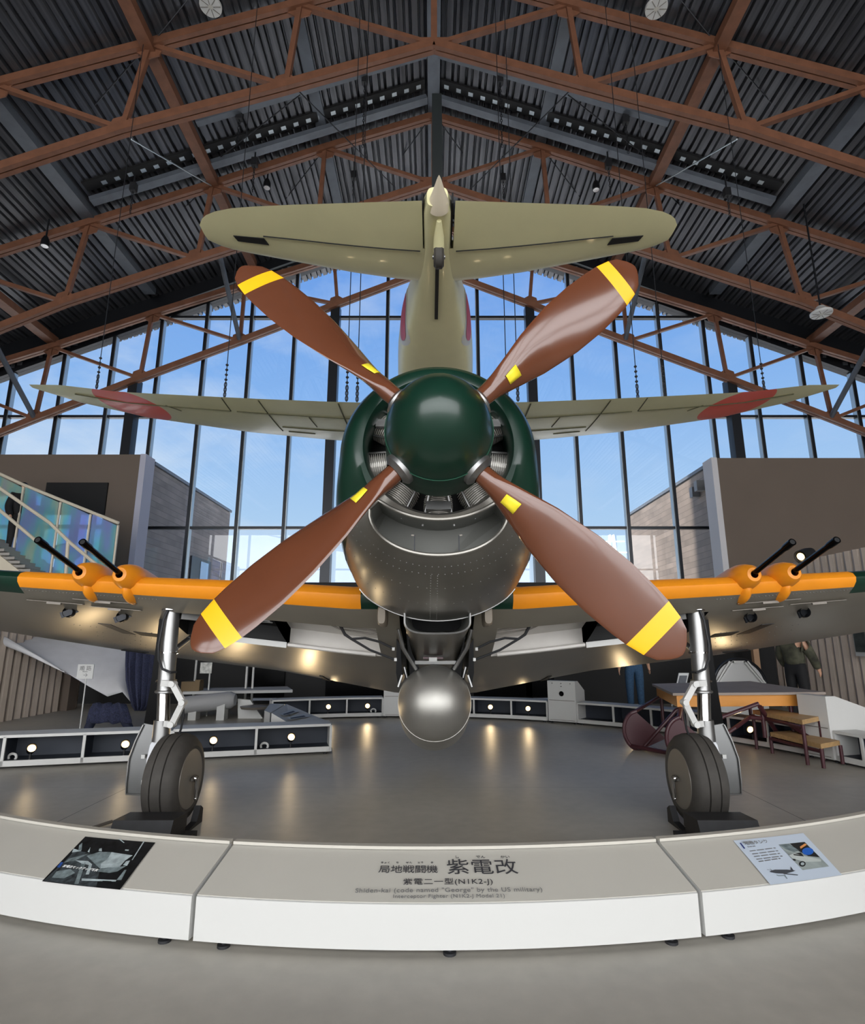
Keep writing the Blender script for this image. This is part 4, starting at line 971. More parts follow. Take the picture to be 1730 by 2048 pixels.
pshape([(1190, 470), (1240, 460), (1200, 530), (1150, 520)], g2_, .003)
pshape([(1170, 580), (1195, 580), (1130, 710), (1070, 710)], g1, .003)
pshape([(480, 440), (740, 370), (560, 460), (420, 490)], g1, .0026); pshape([(540, 310), (640, 340), (520, 360)], g2_, .0026)
pshape([(560, 460), (720, 470), (770, 510), (730, 640), (690, 640), (730, 520), (640, 500)], g2_, .0034)
pshape([(640, 490), (690, 490), (600, 760), (550, 760)], g1, .0034); pshape([(330, 600), (500, 570), (560, 620), (420, 690), (270, 680)], g1, .003)
pshape([(640, 690), (1070, 710), (1060, 730), (640, 720)], g2_, .0036); pshape([(900, 720), (1010, 725), (960, 810), (870, 790)], pm, .0036)
pshape([(1090, 185), (1120, 190), (1172, 235), (1160, 238)], g2_, .003); pshape([(1405, 215), (1418, 220), (1270, 455), (1258, 455)], g2_, .003); pshape([(1180, 320), (1225, 322), (1220, 340), (1175, 335)], g2_, .003)
pshape([(610, 270), (650, 235), (640, 330), (600, 340)], g1, .003); pshape([(860, 310), (890, 305), (890, 345), (850, 340)], g2_, .003); pshape([(715, 350), (750, 290), (735, 360)], g2_, .003)
blu = mat('print_blue', (38, 78, 150), .4); pshape([(385, 485), (415, 488), (370, 555), (335, 550)], blu, .004)
wht = mat('print_white', (232, 234, 232), .4)
def prow(txt, px, py, size, m, parent, cv, ang=0.0, sp=1.0, align='LEFT', sx=1.1):
    a, r = on_top(*cv(px, py)); return lettering(txt, topM(a, r, .0145) @ Matrix.Rotation(ang, 4, 'Z'), size, m, parent, 'print_lettering', sx=sx, sp=sp, align=align)
prow('紫電改モックアップ写真', 412, 545, .0185, wht, ph, pic)
# pale blue text panel about the drop tank
bp = panel_on_top([(1541, 1774), (1684, 1754), (1606, 1668), (1466, 1683)], mat('print_pale_blue', (196, 208, 222), .45), segR, 'text_panel')
def pic2(px, py): return 1440 + px / 1730 * 290, 1650 + py / 895 * 150
pshape([(230, 230), (248, 228), (300, 298), (284, 302)], mat('print_navy', (44, 60, 120), .5), .003, bp, 'title_bar', pic2)
prow('増槽タンク', 285, 252, .029, ink2, bp, pic2)
prow('ぞうそう', 280, 232, .009, ink2, bp, pic2, sp=1.2); prow('Drop tank', 325, 290, .011, ink2, bp, pic2)
for (px, py, w) in ((360, 330, 310), (390, 365, 310), (410, 397, 310), (440, 430, 310), (465, 458, 260)):
    mb = MB(); n = 22
    for q in range(n):
        if q % 7 == 5: continue
        c = topM(*on_top(*pic2(px + w * q / n, py - 40 * q / n)), .0085); mb.box(c.translation, (.0052, .006, .0006), c.to_3x3())
    mb.build('text_line', ink2, bp, smooth=0)
ip = pshape([(695, 250), (1010, 220), (1300, 520), (985, 565)], mat('print_photo_grey', (150, 160, 158), .4, ns=12, amt=.25), .003, bp, 'inset_photo', pic2)
dkp = mat('print_dark', (34, 38, 40), .4)
for pts, m in (([(830, 240), (1005, 222), (1060, 280), (1190, 410), (1050, 395), (930, 330)], dkp), ([(700, 255), (820, 245), (940, 325), (880, 345), (780, 310)], g1),
               ([(950, 280), (1010, 240), (1035, 255), (960, 305)], mat('print_orange', (222, 150, 90), .4)), ([(820, 385), (880, 360), (1020, 400), (1200, 435), (1205, 462), (1000, 465), (860, 420)], mat('print_silver', (190, 198, 194), .4)),
               ([(870, 370), (960, 350), (1000, 400), (880, 385)], dkp), ([(860, 430), (895, 430), (905, 452), (875, 450)], dkp)):
    pshape(pts, m, .0036 + .0003, bp, 'inset_shape', pic2)
pshape([(1045 + 68 * math.cos(q), 338 + 46 * math.sin(q)) for q in [2 * math.pi * j / 20 for j in range(20)]], mat('print_bright_blue', (36, 98, 190), .4), .0046, bp, 'inset_badge', pic2)
pshape([(980 + 40 * math.cos(q), 492 + 34 * math.sin(q)) for q in [2 * math.pi * j / 18 for j in range(18)]], dkp, .0046, bp, 'inset_wheel', pic2)
pshape([(982 + 22 * math.cos(q), 492 + 19 * math.sin(q)) for q in [2 * math.pi * j / 14 for j in range(14)]], g2_, .0052, bp, 'inset_wheel_hub', pic2)
for pts in ([(590, 580), (650, 560), (800, 560), (900, 570), (870, 585), (780, 610), (670, 605), (600, 590)], [(840, 520), (880, 575), (840, 575)], [(740, 600), (930, 622), (925, 632), (760, 615)], [(590, 540), (640, 590), (630, 592)], [(560, 558), (640, 570), (560, 562)]):
    pshape(pts, mat('print_plane_grey', (70, 74, 80), .5), .0038, bp, 'drawn_aircraft', pic2)
pshape([(670, 620), (700, 630), (770, 628), (765, 636), (700, 640), (675, 632)], g1, .004, bp, 'drawn_tank', pic2); pshape([(765, 625), (775, 625), (805, 672), (795, 674)], g1, .004, bp, 'drawn_tank', pic2)
# ------------------------------------------------------------------ uplight, one kind copied to every place
def build_spot(label, loc, aim):
    t = thing('floor_spotlight', label, 'spotlight', loc, 'warm spotlights in the low cabinets')
    o = Vector(loc); d = Vector(aim).normalized(); c = o + Vector((0, 0, .13))
    MB().lathe([(.002, 0), (.05, 0), (.05, .012), (.012, .016), (.012, .1)], Matrix.Translation(o) @ Matrix.Rotation(R(90), 4, 'X'), 16).build('lamp_stand', M['black'], t)
    Ml = Matrix.Translation(c) @ d.to_track_quat('Y', 'Z').to_matrix().to_4x4()
    MB().lathe([(.004, -.07), (.03, -.066), (.042, -.03), (.046, .04), (.05, .07), (.044, .07), (.04, .05)], Ml, 20).build('lamp_housing', M['blackgloss'], t)
    MB().lathe([(.002, .056), (.025, .054), (.041, .05)], Ml, 20).build('lamp_lens', M['lamp'], t)
    ld = bpy.data.lights.new('spot', 'SPOT'); ld.energy = 16; ld.color = (1.0, .74, .42); ld.spot_size = R(75); ld.spot_blend = .8; ld.shadow_soft_size = .04
    lo = bpy.data.objects.new('spot_beam', ld); COL.objects.link(lo); lo.parent = t; lo.location = c + d * .085 - o
    lo.rotation_euler = d.to_track_quat('-Z', 'Y').to_euler()
    return t
# ------------------------------------------------------------------ low cabinets with open bays
def cabinet(P, label, bays, h=.345, depth=.34, z0=.03):
    """P: plan points of the face that looks at the aircraft, one per bay edge; the body runs away from the centre"""
    m = sum((Vector((p.x, p.y, 0)) for p in P), Vector()) / len(P)
    t = thing('low_cabinet', label, 'cabinet', m, 'low white cabinets around the aircraft')
    cen = Vector((-.2, 6.0, 0)); outs = []
    for i, p in enumerate(P):
        a = P[max(i - 1, 0)]; b = P[min(i + 1, len(P) - 1)]; d = (b - a).normalized(); n = Vector((-d.y, d.x, 0))
        if n.dot(p - cen) < 0: n = -n
        outs.append(n * depth)
    up = Vector((0, 0, 1)); fr = MB(); ins = MB()
    def board(z, th, o0=0.0, o1=1.0, mb=fr):
        ring = [[p + o * o0 + up * (z - th / 2), p + o * o1 + up * (z - th / 2), p + o * o1 + up * (z + th / 2), p + o * o0 + up * (z + th / 2)] for p, o in zip(P, outs)]
        mb.loft(ring, True, True)
    board(h, .03); board(z0 + .03, .06, 0, .08)
    for p, o in zip(P, outs):
        fr.bar(p + up * ((h + z0) / 2), p + o * .07 + up * ((h + z0) / 2), .03, h - z0 - .005)
    for p, o in zip(P[1:-1], outs[1:-1]): ins.bar(p + o * .072 + up * ((h + z0) / 2), p + o * .96 + up * ((h + z0) / 2), .024, h - z0 - .04)
    for p, o in ((P[0], outs[0]), (P[-1], outs[-1])): fr.bar(p + o * .07 + up * ((h + z0) / 2), p + o + up * ((h + z0) / 2), .03, h - z0 - .005)
    board(z0 + .028, .055, .082, 1.0, ins)
    ins.build('bay_lining', M['navygrey'], t, smooth=0)
    fr.build('cabinet_frame', M['white'], t, smooth=0)
    ring = [[p + o * .97 + up * z0, p + o * .97 + up * h] for p, o in zip(P, outs)]
    MB().loft(ring, False, False).build('cabinet_back', M['navygrey'], t, smooth=0, solid=.01)
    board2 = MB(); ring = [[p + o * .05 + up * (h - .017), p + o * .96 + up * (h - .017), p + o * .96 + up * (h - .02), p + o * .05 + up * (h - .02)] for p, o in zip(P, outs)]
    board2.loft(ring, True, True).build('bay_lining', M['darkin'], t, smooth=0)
    for p, o in ((P[0], outs[0]), (P[-1], outs[-1])):
        for q in (.12, .85): MB().lathe([(.002, 0), (.022, 0), (.022, .01), (.01, .012), (.01, z0)], Matrix.Translation(p + o * q + (m - p).normalized() * .06) @ Matrix.Rotation(R(90), 4, 'X'), 12).build('cabinet_foot', M['black'], t)
    return t, outs
RC, RR = Vector((-.52, 5.71, 0)), 5.39
def ring_at(px):                     # the plan point of the rear ring seen at that image column (on the floor line)
    lo, hi = -R(80), R(100)
    for _ in range(50):
        a = (lo + hi) / 2; p = RC + Vector((RR * math.sin(a), RR * math.cos(a), 0)); z = CAMH
        zc = p.y * CT - z * ST; q = 865 + FPX * p.x / zc
        if q < px: lo = a
        else: hi = a
    return p
PL = lambda px: atz(px, 1540 - (px / 660) * 32, 0)
lw, _ = cabinet([PL(x) for x in (-170, 0, 162, 336)], 'low white cabinet with open bays at the left edge, before the timber slats', 3)
cabinet([PL(x) for x in (341, 510, 660)], 'low white cabinet with open bays between left wheel and reading desk', 2)
cabinet([ring_at(x) for x in (543, 618, 693, 765)], 'low white cabinet at the back, between the reading desk and the drop tank', 3)
cabinet([ring_at(x) for x in (838, 890, 948, 1023, 1095)], 'low white cabinet at the back between the drop tank and the round-ported kiosk', 4)
cabinet([ring_at(x) for x in (1156, 1228, 1304, 1378, 1460, 1538, 1612)], 'long low white cabinet with open bays curving behind the maroon platform', 6)
cabinet([ring_at(x) for x in (1675, 1730, 1790)], 'low white cabinet at the right edge beyond the maroon platform', 2)
AIM = Vector((0, 4.8, 2.2))
spots = [(75, 1500, 'L', 'glowing spotlight in the leftmost lit bay, nearest the timber slats'), (262, 1492, 'L', 'glowing spotlight partly hidden by the left wheel door'), (437, 1484, 'L', 'glowing spotlight just right of the left wheel'), (590, 1476, 'L', 'glowing spotlight in the end bay below the sloped reading desk'),
         (657, 1422, 'R', 'glowing spotlight in the back cabinet right of the reading desk'), (735, 1418, 'R', 'glowing spotlight in the back cabinet close to the left of the drop tank'), (980, 1418, 'R', 'glowing spotlight in the back cabinet close to the right of the drop tank'), (1055, 1422, 'R', 'glowing spotlight in the back cabinet left of the white kiosk'),
         (1268, 1433, 'R', 'glowing spotlight behind the left end of the maroon platform'), (1498, 1457, 'R', 'glowing spotlight under the maroon platform')]
first = None
for px, py, kind, lb in spots:
    f = PL(px) if kind == 'L' else ring_at(px)
    n = (f - Vector((-.2, 6, 0))); n.z = 0; n.normalize()
    loc = Vector((f.x, f.y, .06)) + n * (.1 if kind == 'R' else .12)
    aim = (AIM - loc); aim.z = max(aim.z, 1.2); 
    if kind == 'L': aim = Vector((loc.x * .6 - loc.x + .6, 3.9 - loc.y, 1.7))
    build_spot(lb, loc, aim)
# white power adapters in the bays
for px, kind, lb in ((522, 'L', 'small white power adapter in the bay left of the end spotlight'), (745, 'R', 'small white power adapter left of the drop tank'), (6, 'L', 'small white power adapter at the left picture edge')):
    f = PL(px) if kind == 'L' else ring_at(px); c = Vector((f.x, f.y, .06)) + Vector((0, .12, 0))
    t = thing('power_adapter', lb, 'adapter', c, 'power adapters in the cabinets')
    MB().path([c + Vector((.045 * math.cos(q), 0, .05 + .035 * math.sin(q))) for q in [R(-40 + 260 * j / 12) for j in range(13)]], .014, 8).build('adapter_body', M['white'], t)
    MB().box(c + Vector((0, 0, .012)), (.09, .05, .024)).build('adapter_base', M['white'], t, smooth=0)

# ------------------------------------------------------------------ kiosks and desks
def kiosk(px0, px1, label, h1, h0, hole=True, wide=.5):
    a, b = ring_at(px0), ring_at(px1); d = (b - a).normalized(); n = Vector((-d.y, d.x, 0))
    if n.dot(a - Vector((-.2, 6, 0))) < 0: n = -n
    m = (a + b) / 2; t = thing('information_kiosk', label, 'kiosk', m + n * .2, 'white kiosks between the low cabinets'); up = Vector((0, 0, 1))
    MB().prism([a - n * .03 + up * .035, a - n * .03 + up * h1, a + n * .12 + up * h1, a + n * wide + up * h0, a + n * wide + up * .035], b - a).build('kiosk_body', M['white'], t, smooth=0)
    MB().bar(a - n * .033 + up * .38 + d * .02, b - n * .033 + up * .38 - d * .02, .005, .008).build('panel_joint', M['hubgrey'], t, smooth=0)
    MB().bar(a - n * .033 + up * .06 + d * .03, b - n * .033 + up * .06 - d * .03, .005, .006).build('panel_joint', M['hubgrey'], t, smooth=0)
    if hole:
        c = m - n * .03 + up * .49
        Ml = Matrix.Translation(c) @ (-n).to_track_quat('Y', 'Z').to_matrix().to_4x4()
        MB().lathe([(.002, .004), (.03, .004), (.04, .008), (.043, .0)], Ml, 24).build('speaker_port', M['blackgloss'], t)
        for q in (-.2, 0, .2): MB().ell(m - n * .032 + d * q * .8 + up * .66, (.008,) * 3, 8, 6).build('screw', M['darkmetal'], t)
        MB().ell(m - n * .032 + up * .61, (.009,) * 3, 8, 6).build('screw', M['black'], t)
    for q in (.08, .92): MB().lathe([(.002, 0), (.022, 0), (.022, .01), (.01, .012), (.01, .04)], Matrix.Translation(a + (b - a) * q + n * .05) @ Matrix.Rotation(R(90), 4, 'X'), 12).build('kiosk_foot', M['black'], t)
    return t
kiosk(1099, 1155, 'white kiosk with a round black port, standing right of the drop tank', .70, .52)
kiosk(767, 836, 'white kiosk mostly hidden behind the drop tank', .68, .5, hole=False)
kiosk(1613, 1673, 'tall white kiosk with sloped desk at the right, beside the platform steps', .74, .5, hole=False, wide=.9)
# reading desk behind the left cabinet: sloped top falling towards the right
up = Vector((0, 0, 1))
A_, B_, C_, D_ = at(543, 1426, 8.1), at(573, 1408, 9.2), at(664, 1446, 8.5), at(582, 1449, 8.0)
t = thing('reading_desk', 'white wedge-shaped reading desk with two printed strips, beside the left wheel', 'desk', ((A_.x + C_.x) / 2, 8.5, 0))
top = [A_, B_, C_, D_]; flat = lambda p: Vector((p.x, p.y, .03))
MB().loft([top, [flat(p) for p in top]], True, True).build('desk_body', M['white'], t, smooth=0)
E_, F_ = at(529, 1421, 8.3), at(540, 1407, 9.2)
MB().loft([[E_, F_, B_ + Vector((-.02, 0, 0)), A_ + Vector((-.02, 0, 0))], [flat(p) for p in (E_, F_, B_ + Vector((-.02, 0, 0)), A_ + Vector((-.02, 0, 0)))]], True, True).build('desk_side', M['white'], t, smooth=0)
def onq(u, v): return A_.lerp(B_, v).lerp(D_.lerp(C_, v), u) + up * .004
for u in (.3, .58):
    MB().add([onq(u - .07, .18), onq(u + .08, .18), onq(u + .08, .85), onq(u - .07, .85)], [(0, 1, 2, 3)]).build('printed_strip', mat('strip_print', (190, 196, 200), .5), t, smooth=0)
    MB().add([onq(u + .0, .22) + up * .004, onq(u + .06, .22) + up * .004, onq(u + .06, .7) + up * .004, onq(u + .0, .7) + up * .004], [(0, 1, 2, 3)]).build('strip_picture', M['ink'], t, smooth=0)

# ------------------------------------------------------------------ maroon viewing platform at the right
t = thing('step_platform', 'timber-topped step platform on a maroon tube frame with half-round end plates', 'platform', (4.0, 8.0, 0))
Zp = .72
cor = [atz(1293, 1367, Zp), atz(1325, 1386, Zp), atz(1652, 1389, Zp), atz(1500, 1366, Zp)]
cor[1] = Vector((2.98, 7.45, Zp)); cor[0] = Vector((3.3, 9.0, Zp))
MB().prism(cor, (0, 0, .03)).build('platform_top', mat('platform_grey_ply', (150, 138, 128), .6, ns=3, amt=.08), t, smooth=0)
c = sum(cor, Vector()) / 4
MB().prism([c + (p - c) * .94 - up * .14 for p in cor], (0, 0, .14)).build('platform_apron', M['orangewood'], t, smooth=0)
legs = []
fl, frt, bl, br = c + (cor[1] - c) * .88, c + (cor[2] - c) * .88, c + (cor[0] - c) * .88, c + (cor[3] - c) * .88
mb = MB(); zz = Zp - .14
def T(p, z): return Vector((p.x, p.y, z))
fa, fb_ = atz(1700, 1522), atz(1572, 1497)
for p, q in ((T(frt + Vector((-.1, -.12, 0)), zz), T(fa, .03)), (T(frt.lerp(fl, .45) + Vector((0, -.12, 0)), zz), T(fb_, .03))): MB().tube(p, q, .028).build('platform_leg', M['maroon'], t)
for p in (frt.lerp(fl, .18), frt.lerp(fl, .4), fl, bl, br, bl.lerp(br, .5)): MB().tube(T(p, zz), T(p, .2), .024).build('platform_post', M['maroon'], t)

hb = atz(1263, 1500); hc_ = atz(1350, 1520)
for p, topp in ((hb, bl), (hc_, fl)):
    ctr = Vector((p.x + .12, p.y, .24)); n = 14
    arcp = [ctr + Vector((-.2 * math.sin(R(10 + 170 * k / n)) , 0, .24 * math.cos(R(10 + 170 * k / n)))) for k in range(n + 1)]
    plate = [Vector((q.x, q.y, q.z)) for q in arcp] + [ctr + Vector((.34, 0, -.1))]
    pl = MB().prism(plate, (0, .015, 0)).build('end_plate', M['maroon'], t, smooth=0)
    MB().path([T(topp, zz)] + arcp + [ctr + Vector((.5, 0, .25)), ctr + Vector((.95, 0, .4))], .024, 10).build('end_hoop', M['maroon'], t)
mb = MB().tube(hb + up * .05, hc_ + up * .05 + Vector((.1, 0, 0)), .026)
a0_ = T(hb, .3) + Vector((.6, 0, .1)); mb.path([T(hc_, .12) + Vector((.35, 0, 0)), T(hc_, .36) + Vector((.75, 0, 0)), T(fl.lerp(frt, .5), .44), T(fl.lerp(frt, .75), .4), T(fa, .2) - Vector((.35, 0, 0)), T(fa, .12)], .024, 10)
mb.tube(T(fb_, .3), T(fa, .32), .02); mb.build('frame_tube', M['maroon'], t)
for p in (fa, fb_):
    MB().box(p + up * .015, (.32, .18, .02)).build('foot_plate', M['darkmetal'], t, smooth=0)
    MB().tube(p + Vector((-.08, 0, .02)), p + Vector((-.2, 0, .12)), .025).build('foot_lug', M['darkmetal'], t)
for z, cs in ((.5, ((1505, 1420), (1543, 1417), (1638, 1433), (1604, 1440))), (.27, ((1540, 1464), (1580, 1461), (1679, 1481), (1641, 1488)))):
    q = [atz(x, y, z) for x, y in cs]
    MB().prism(q, (0, 0, -.05)).build('step_board', M['wood'], t, smooth=0)
    for p in (q[0], q[2], q[3]): MB().tube(p - up * .05, Vector((p.x, p.y, .02)), .02).build('step_leg', M['maroon'], t)
    MB().tube(q[0] - up * .08, q[3] - up * .08, .02).build('step_rail', M['maroon'], t)

# round-topped white frame behind it, leaning board, poster
b0 = at(1484, 1440, 11.4); cx_ = at(1484, 1400, 11.4).x; rad = (at(1537, 1400, 11.4).x - at(1432, 1400, 11.4).x) / 2; zc_ = at(1484, 1372, 11.4).z
t = thing('arched_frame', 'white round-topped panel with dark rim and slanting struts behind the platform', 'panel', (cx_, 11.4, 0))
archp = [Vector((cx_ + rad * math.cos(q), 11.4, zc_ + rad * math.sin(q))) for q in [math.pi * k / 20 for k in range(21)]]
MB().prism([Vector((cx_ + rad, 11.4, .0))] + archp + [Vector((cx_ - rad, 11.4, 0))], (0, .06, 0)).build('arch_panel', mat('panel_grey_white', (188, 188, 186), .5), t, smooth=0)
MB().path(archp, .03, 8).build('arch_rim', M['darkmetal'], t)
mb = MB()
for u in (-1, 1):
    for o in (0, .07): mb.bar((cx_ + u * (.1 + o), 11.37, zc_ + rad * .92), (cx_ + u * (rad * .85 + o * .6), 11.37, zc_ + rad * .1), .02, .03)
mb.bar((cx_ - .12, 11.37, zc_ + rad * .9), (cx_ + .12, 11.37, zc_ + rad * .9), .02, .04); mb.build('arch_strut', M['white'], t, smooth=0)
p = at(1362, 1412, 10.9)
t = thing('display_easel', 'small white easel holding two dark framed pictures behind the platform', 'easel', (p.x, 11.0, 0))
for x0, x1, y0, y1, lab in ((1363, 1378, 1345, 1372, 'upper'), (1345, 1363, 1385, 1407, 'lower')):
    q = [at(x, y, 10.9) for x, y in ((1344, 1410), (1364, 1410), (1378, 1346), (1358, 1346))]
MB().prism(q, (0, .02, 0)).build('easel_board', mat('easel_white', (214, 216, 216), .5), t, smooth=0)
cen = sum(q, Vector()) / 4
for f in (.28, .74):
    lo_, hi_ = q[0].lerp(q[3], f - .2), q[0].lerp(q[3], f + .18); w = (q[1] - q[0]) * .12
    MB().prism([lo_ + w, lo_ + (q[1] - q[0]) - w, hi_ + (q[1] - q[0]) - w, hi_ + w], (0, -.008, 0)).build('framed_picture', mat('picture_dark', (60, 66, 76), .3, ns=8, amt=.5), t, smooth=0)
for u in (q[0], q[1]): MB().tube(u, Vector((u.x + .05, 11.1, 0)), .015).build('easel_leg', M['white'], t)
p = at(1693, 1295, 10.0)
t = thing('framed_poster', 'white framed dark poster on the timber slats at the right', 'poster', (7.36, 10.1, 1.1))
MB().box((7.36, 10.1, 1.34), (.04, .34, .44)).build('poster_frame', M['white'], t, smooth=0); MB().box((7.33, 10.1, 1.36), (.02, .26, .34)).build('poster_print', mat('poster_dark', (70, 74, 70), .4, ns=7, amt=.5), t, smooth=0)
struct(MB().box(at(1513, 1330, 12.75), (.12, .1, 2.6)).build('trim_10', mat('post_wood', (186, 150, 118), .6), smooth=0))
# ------------------------------------------------------------------ left side: drape, cloths, table, signs
M['cloth'] = M['cloth_white']
def drape(name, rows, m, label, cat, amp=.03, fr=6):
    n = 24; rings = []
    for j, (a, b) in enumerate(rows):
        a, b = Vector(a), Vector(b)
        rings.append([a.lerp(b, k / n) + Vector((0, amp * math.sin(k / n * fr * 6.28 + j), 0)) for k in range(n + 1)])
    o = MB().loft(rings, False, False).build(name, m, smooth=60, solid=.015); return tag(o, label, cat)
rows = []
up_ = [(5, 1262), (60, 1264), (120, 1270), (180, 1275), (225, 1282), (262, 1290), (300, 1300)]
lo_ = [(8, 1272), (70, 1308), (130, 1344), (180, 1374), (215, 1393), (245, 1384), (268, 1412)]
big = []
for j, ((ux, uy), (lx, ly)) in enumerate(zip(up_, lo_)):
    D = 10.3 + j * .1; a, b = at(ux, uy, D + .9), at(lx, ly, D)
    big.append([a.lerp(b, k / 14) + Vector((0, -.35 * math.sin(math.pi * k / 14) , -.10 * math.sin(math.pi * k / 14))) for k in range(15)])
tag(MB().loft(big, False, False).build('canvas_drape', M['cloth'], smooth=60, solid=.02), 'large white canvas drape sloping down behind the left landing leg', 'drape')
def cloth(pts, D, dd, m, name, label, cat):
    v = [at(x, y, D) for x, y in pts]; return tag(MB().prism(v, (0, dd, 0)).build(name, m, smooth=0), label, cat)
rows = []
for y, x0, x1 in ((1300, 252, 312), (1330, 251, 309), (1360, 252, 306), (1390, 258, 301), (1412, 264, 297), (1421, 270, 288)):
    a, b = at(x0, y, 10.4), at(x1, y, 10.4); rows.append([a.lerp(b, k / 20) + Vector((0, .05 * math.sin(k * 1.3) , 0)) for k in range(21)])
tag(MB().loft(rows, False, False).build('hanging_cloth', M['navy'], smooth=60, solid=.02), 'dark navy patterned cloth hanging beside the left landing leg', 'cloth')
t = thing('covered_stool', 'low stool under a dark navy patterned cloth, in front of the white drape', 'stool', at(215, 1462, 9.3) * 1)
t.location.z = 0; ORG[t.name] = t.location.copy()
rows = []
for y, x0, x1, D in ((1408, 194, 246, 9.7), (1409, 186, 251, 9.4), (1420, 178, 256, 9.3), (1440, 173, 262, 9.28), (1446, 172, 262, 9.28)):
    a, b = at(x0, y, D), at(x1, y, D); rows.append([a.lerp(b, k / 16) + Vector((0, .03 * math.sin(k * 1.7), .012 * math.sin(k * 1.1))) for k in range(17)])
MB().loft(rows, False, False).build('stool_cover', M['navy'], t, smooth=60, solid=.03)
for x0, x1 in ((185, 172), (250, 264)):
    a = at(x0, 1440, 9.35); b = Vector((at(x1, 1462, 9.3).x, 9.3, 0)); MB().tube(a, b, .07, .055).build('stool_leg', mat('stool_dark_blue', (26, 32, 54), .8), t)
# table with a grey cylinder, white posts
t = thing('display_table', 'white display table with a grey cylinder slung under it, behind the left landing leg', 'table', (at(470, 1436, 11).x, 11, 0))
a, b = at(365, 1389, 11.0), at(585, 1385, 11.2); 
MB().prism([a, b, b + Vector((-.3, .8, 0)), a + Vector((0, .8, 0))], (0, 0, .05)).build('table_top', mat('table_grey_white', (176, 176, 174), .6), t, smooth=0)
a, b = at(362, 1411, 10.8), at(462, 1400, 10.9); MB().path([a, b, b + Vector((.08, 0, 0))], [.15, .15, .1], 24).build('slung_cylinder', mat('cylinder_pale', (156, 156, 156), .6), t)
for px in (389, 445): p = at(px, 1420, 10.85); MB().box((p.x, p.y, .16), (.14, .2, .32)).build('table_block', M['white'], t, smooth=0)
p = at(515, 1428, 11.0); MB().prism([Vector((p.x - .35, 11, 0)), Vector((p.x + .1, 11, 0)), Vector((p.x - .15, 11, .32)), Vector((p.x - .38, 11, .34))], (0, .06, 0)).build('table_wedge', M['white'], t, smooth=0)
p = at(510, 1411, 10.9); MB().lathe([(.002, -.01), (.24, 0), (.26, .04), (.1, .06), (.002, .06)], Matrix.Translation((p.x, p.y, p.z - .05)) @ Matrix.Rotation(R(90), 4, 'X'), 24).build('round_dish', M['hubgrey'], t)
for px, y0, y1, lb in ((391, 1345, 1385, 'short white post rising from the display table, left of the small notice'), (494, 1338, 1396, 'tall white post standing behind the display table, left of a pair'), (507, 1340, 1406, 'tall white post standing behind the display table, right of a pair')):
    a, b = at(px, y0, 11.6), at(px, y1, 11.6); tag(MB().tube((a.x, 11.6, .0 if px > 400 else .0), (a.x, 11.6, a.z + .6), .022).build('white_post', M['white']), lb, 'post', 'white posts around the display table')
p = at(412, 1338, 11.3); t = thing('notice_stand', 'small white notice with dark print on a thin post, above the display table', 'notice', (p.x, 11.3, 0))
MB().box((p.x, 11.3, p.z + .02), (.22, .015, .2)).build('notice_board', mat('notice_print', (186, 186, 180), .5, ns=14, amt=.4), t, smooth=0); MB().tube((at(417, 1370, 11.3).x, 11.32, 0), (at(417, 1370, 11.3).x, 11.32, p.z), .016).build('notice_post', M['white'], t)
p = at(380, 1378, 11.1); tag(MB().box((p.x, 11.2, p.z + .02), (.34, .2, .22)).box((p.x + .12, 11.2, p.z + .14), (.1, .16, .04)).build('cardboard_box', mat('card_brown', (110, 92, 66), .8)), 'brown box on the display table beside the left landing leg', 'box')
# route sign
p = at(171, 1343, 8.6); t = thing('route_sign', 'white route sign with an arrow on a thin post, in front of the white drape', 'sign', (p.x, 8.62, 0))
q = at(187, 1343, 8.6); w = (q.x - p.x) * 2
bd = MB().box(p, (w, .012, w * .87)).build('sign_board', M['white'], t, smooth=0)
MB().tube((p.x + .005, 8.63, 0), (p.x + .005, 8.63, p.z), .009).build('sign_post', M['white'], t)
MB().lathe([(.002, 0), (.12, 0), (.12, .01), (.002, .012)], Matrix.Translation((p.x, 8.63, 0)) @ Matrix.Rotation(R(90), 4, 'X'), 20).build('sign_base', M['white'], t)
Mx = Matrix.Translation(p + Vector((0, -.009, w * .18))) @ Matrix.Rotation(R(90), 4, 'X'); lettering('順 路', Mx, .075, ink2, t)
Mx = Matrix.Translation(p + Vector((0, -.009, -.0))) @ Matrix.Rotation(R(90), 4, 'X'); lettering('Route', Mx, .03, ink2, t)
Mx = Matrix.Translation(p + Vector((.01, -.009, -w * .22))) @ Matrix.Rotation(R(90), 4, 'X'); lettering('→', Mx, .08, ink2, t)

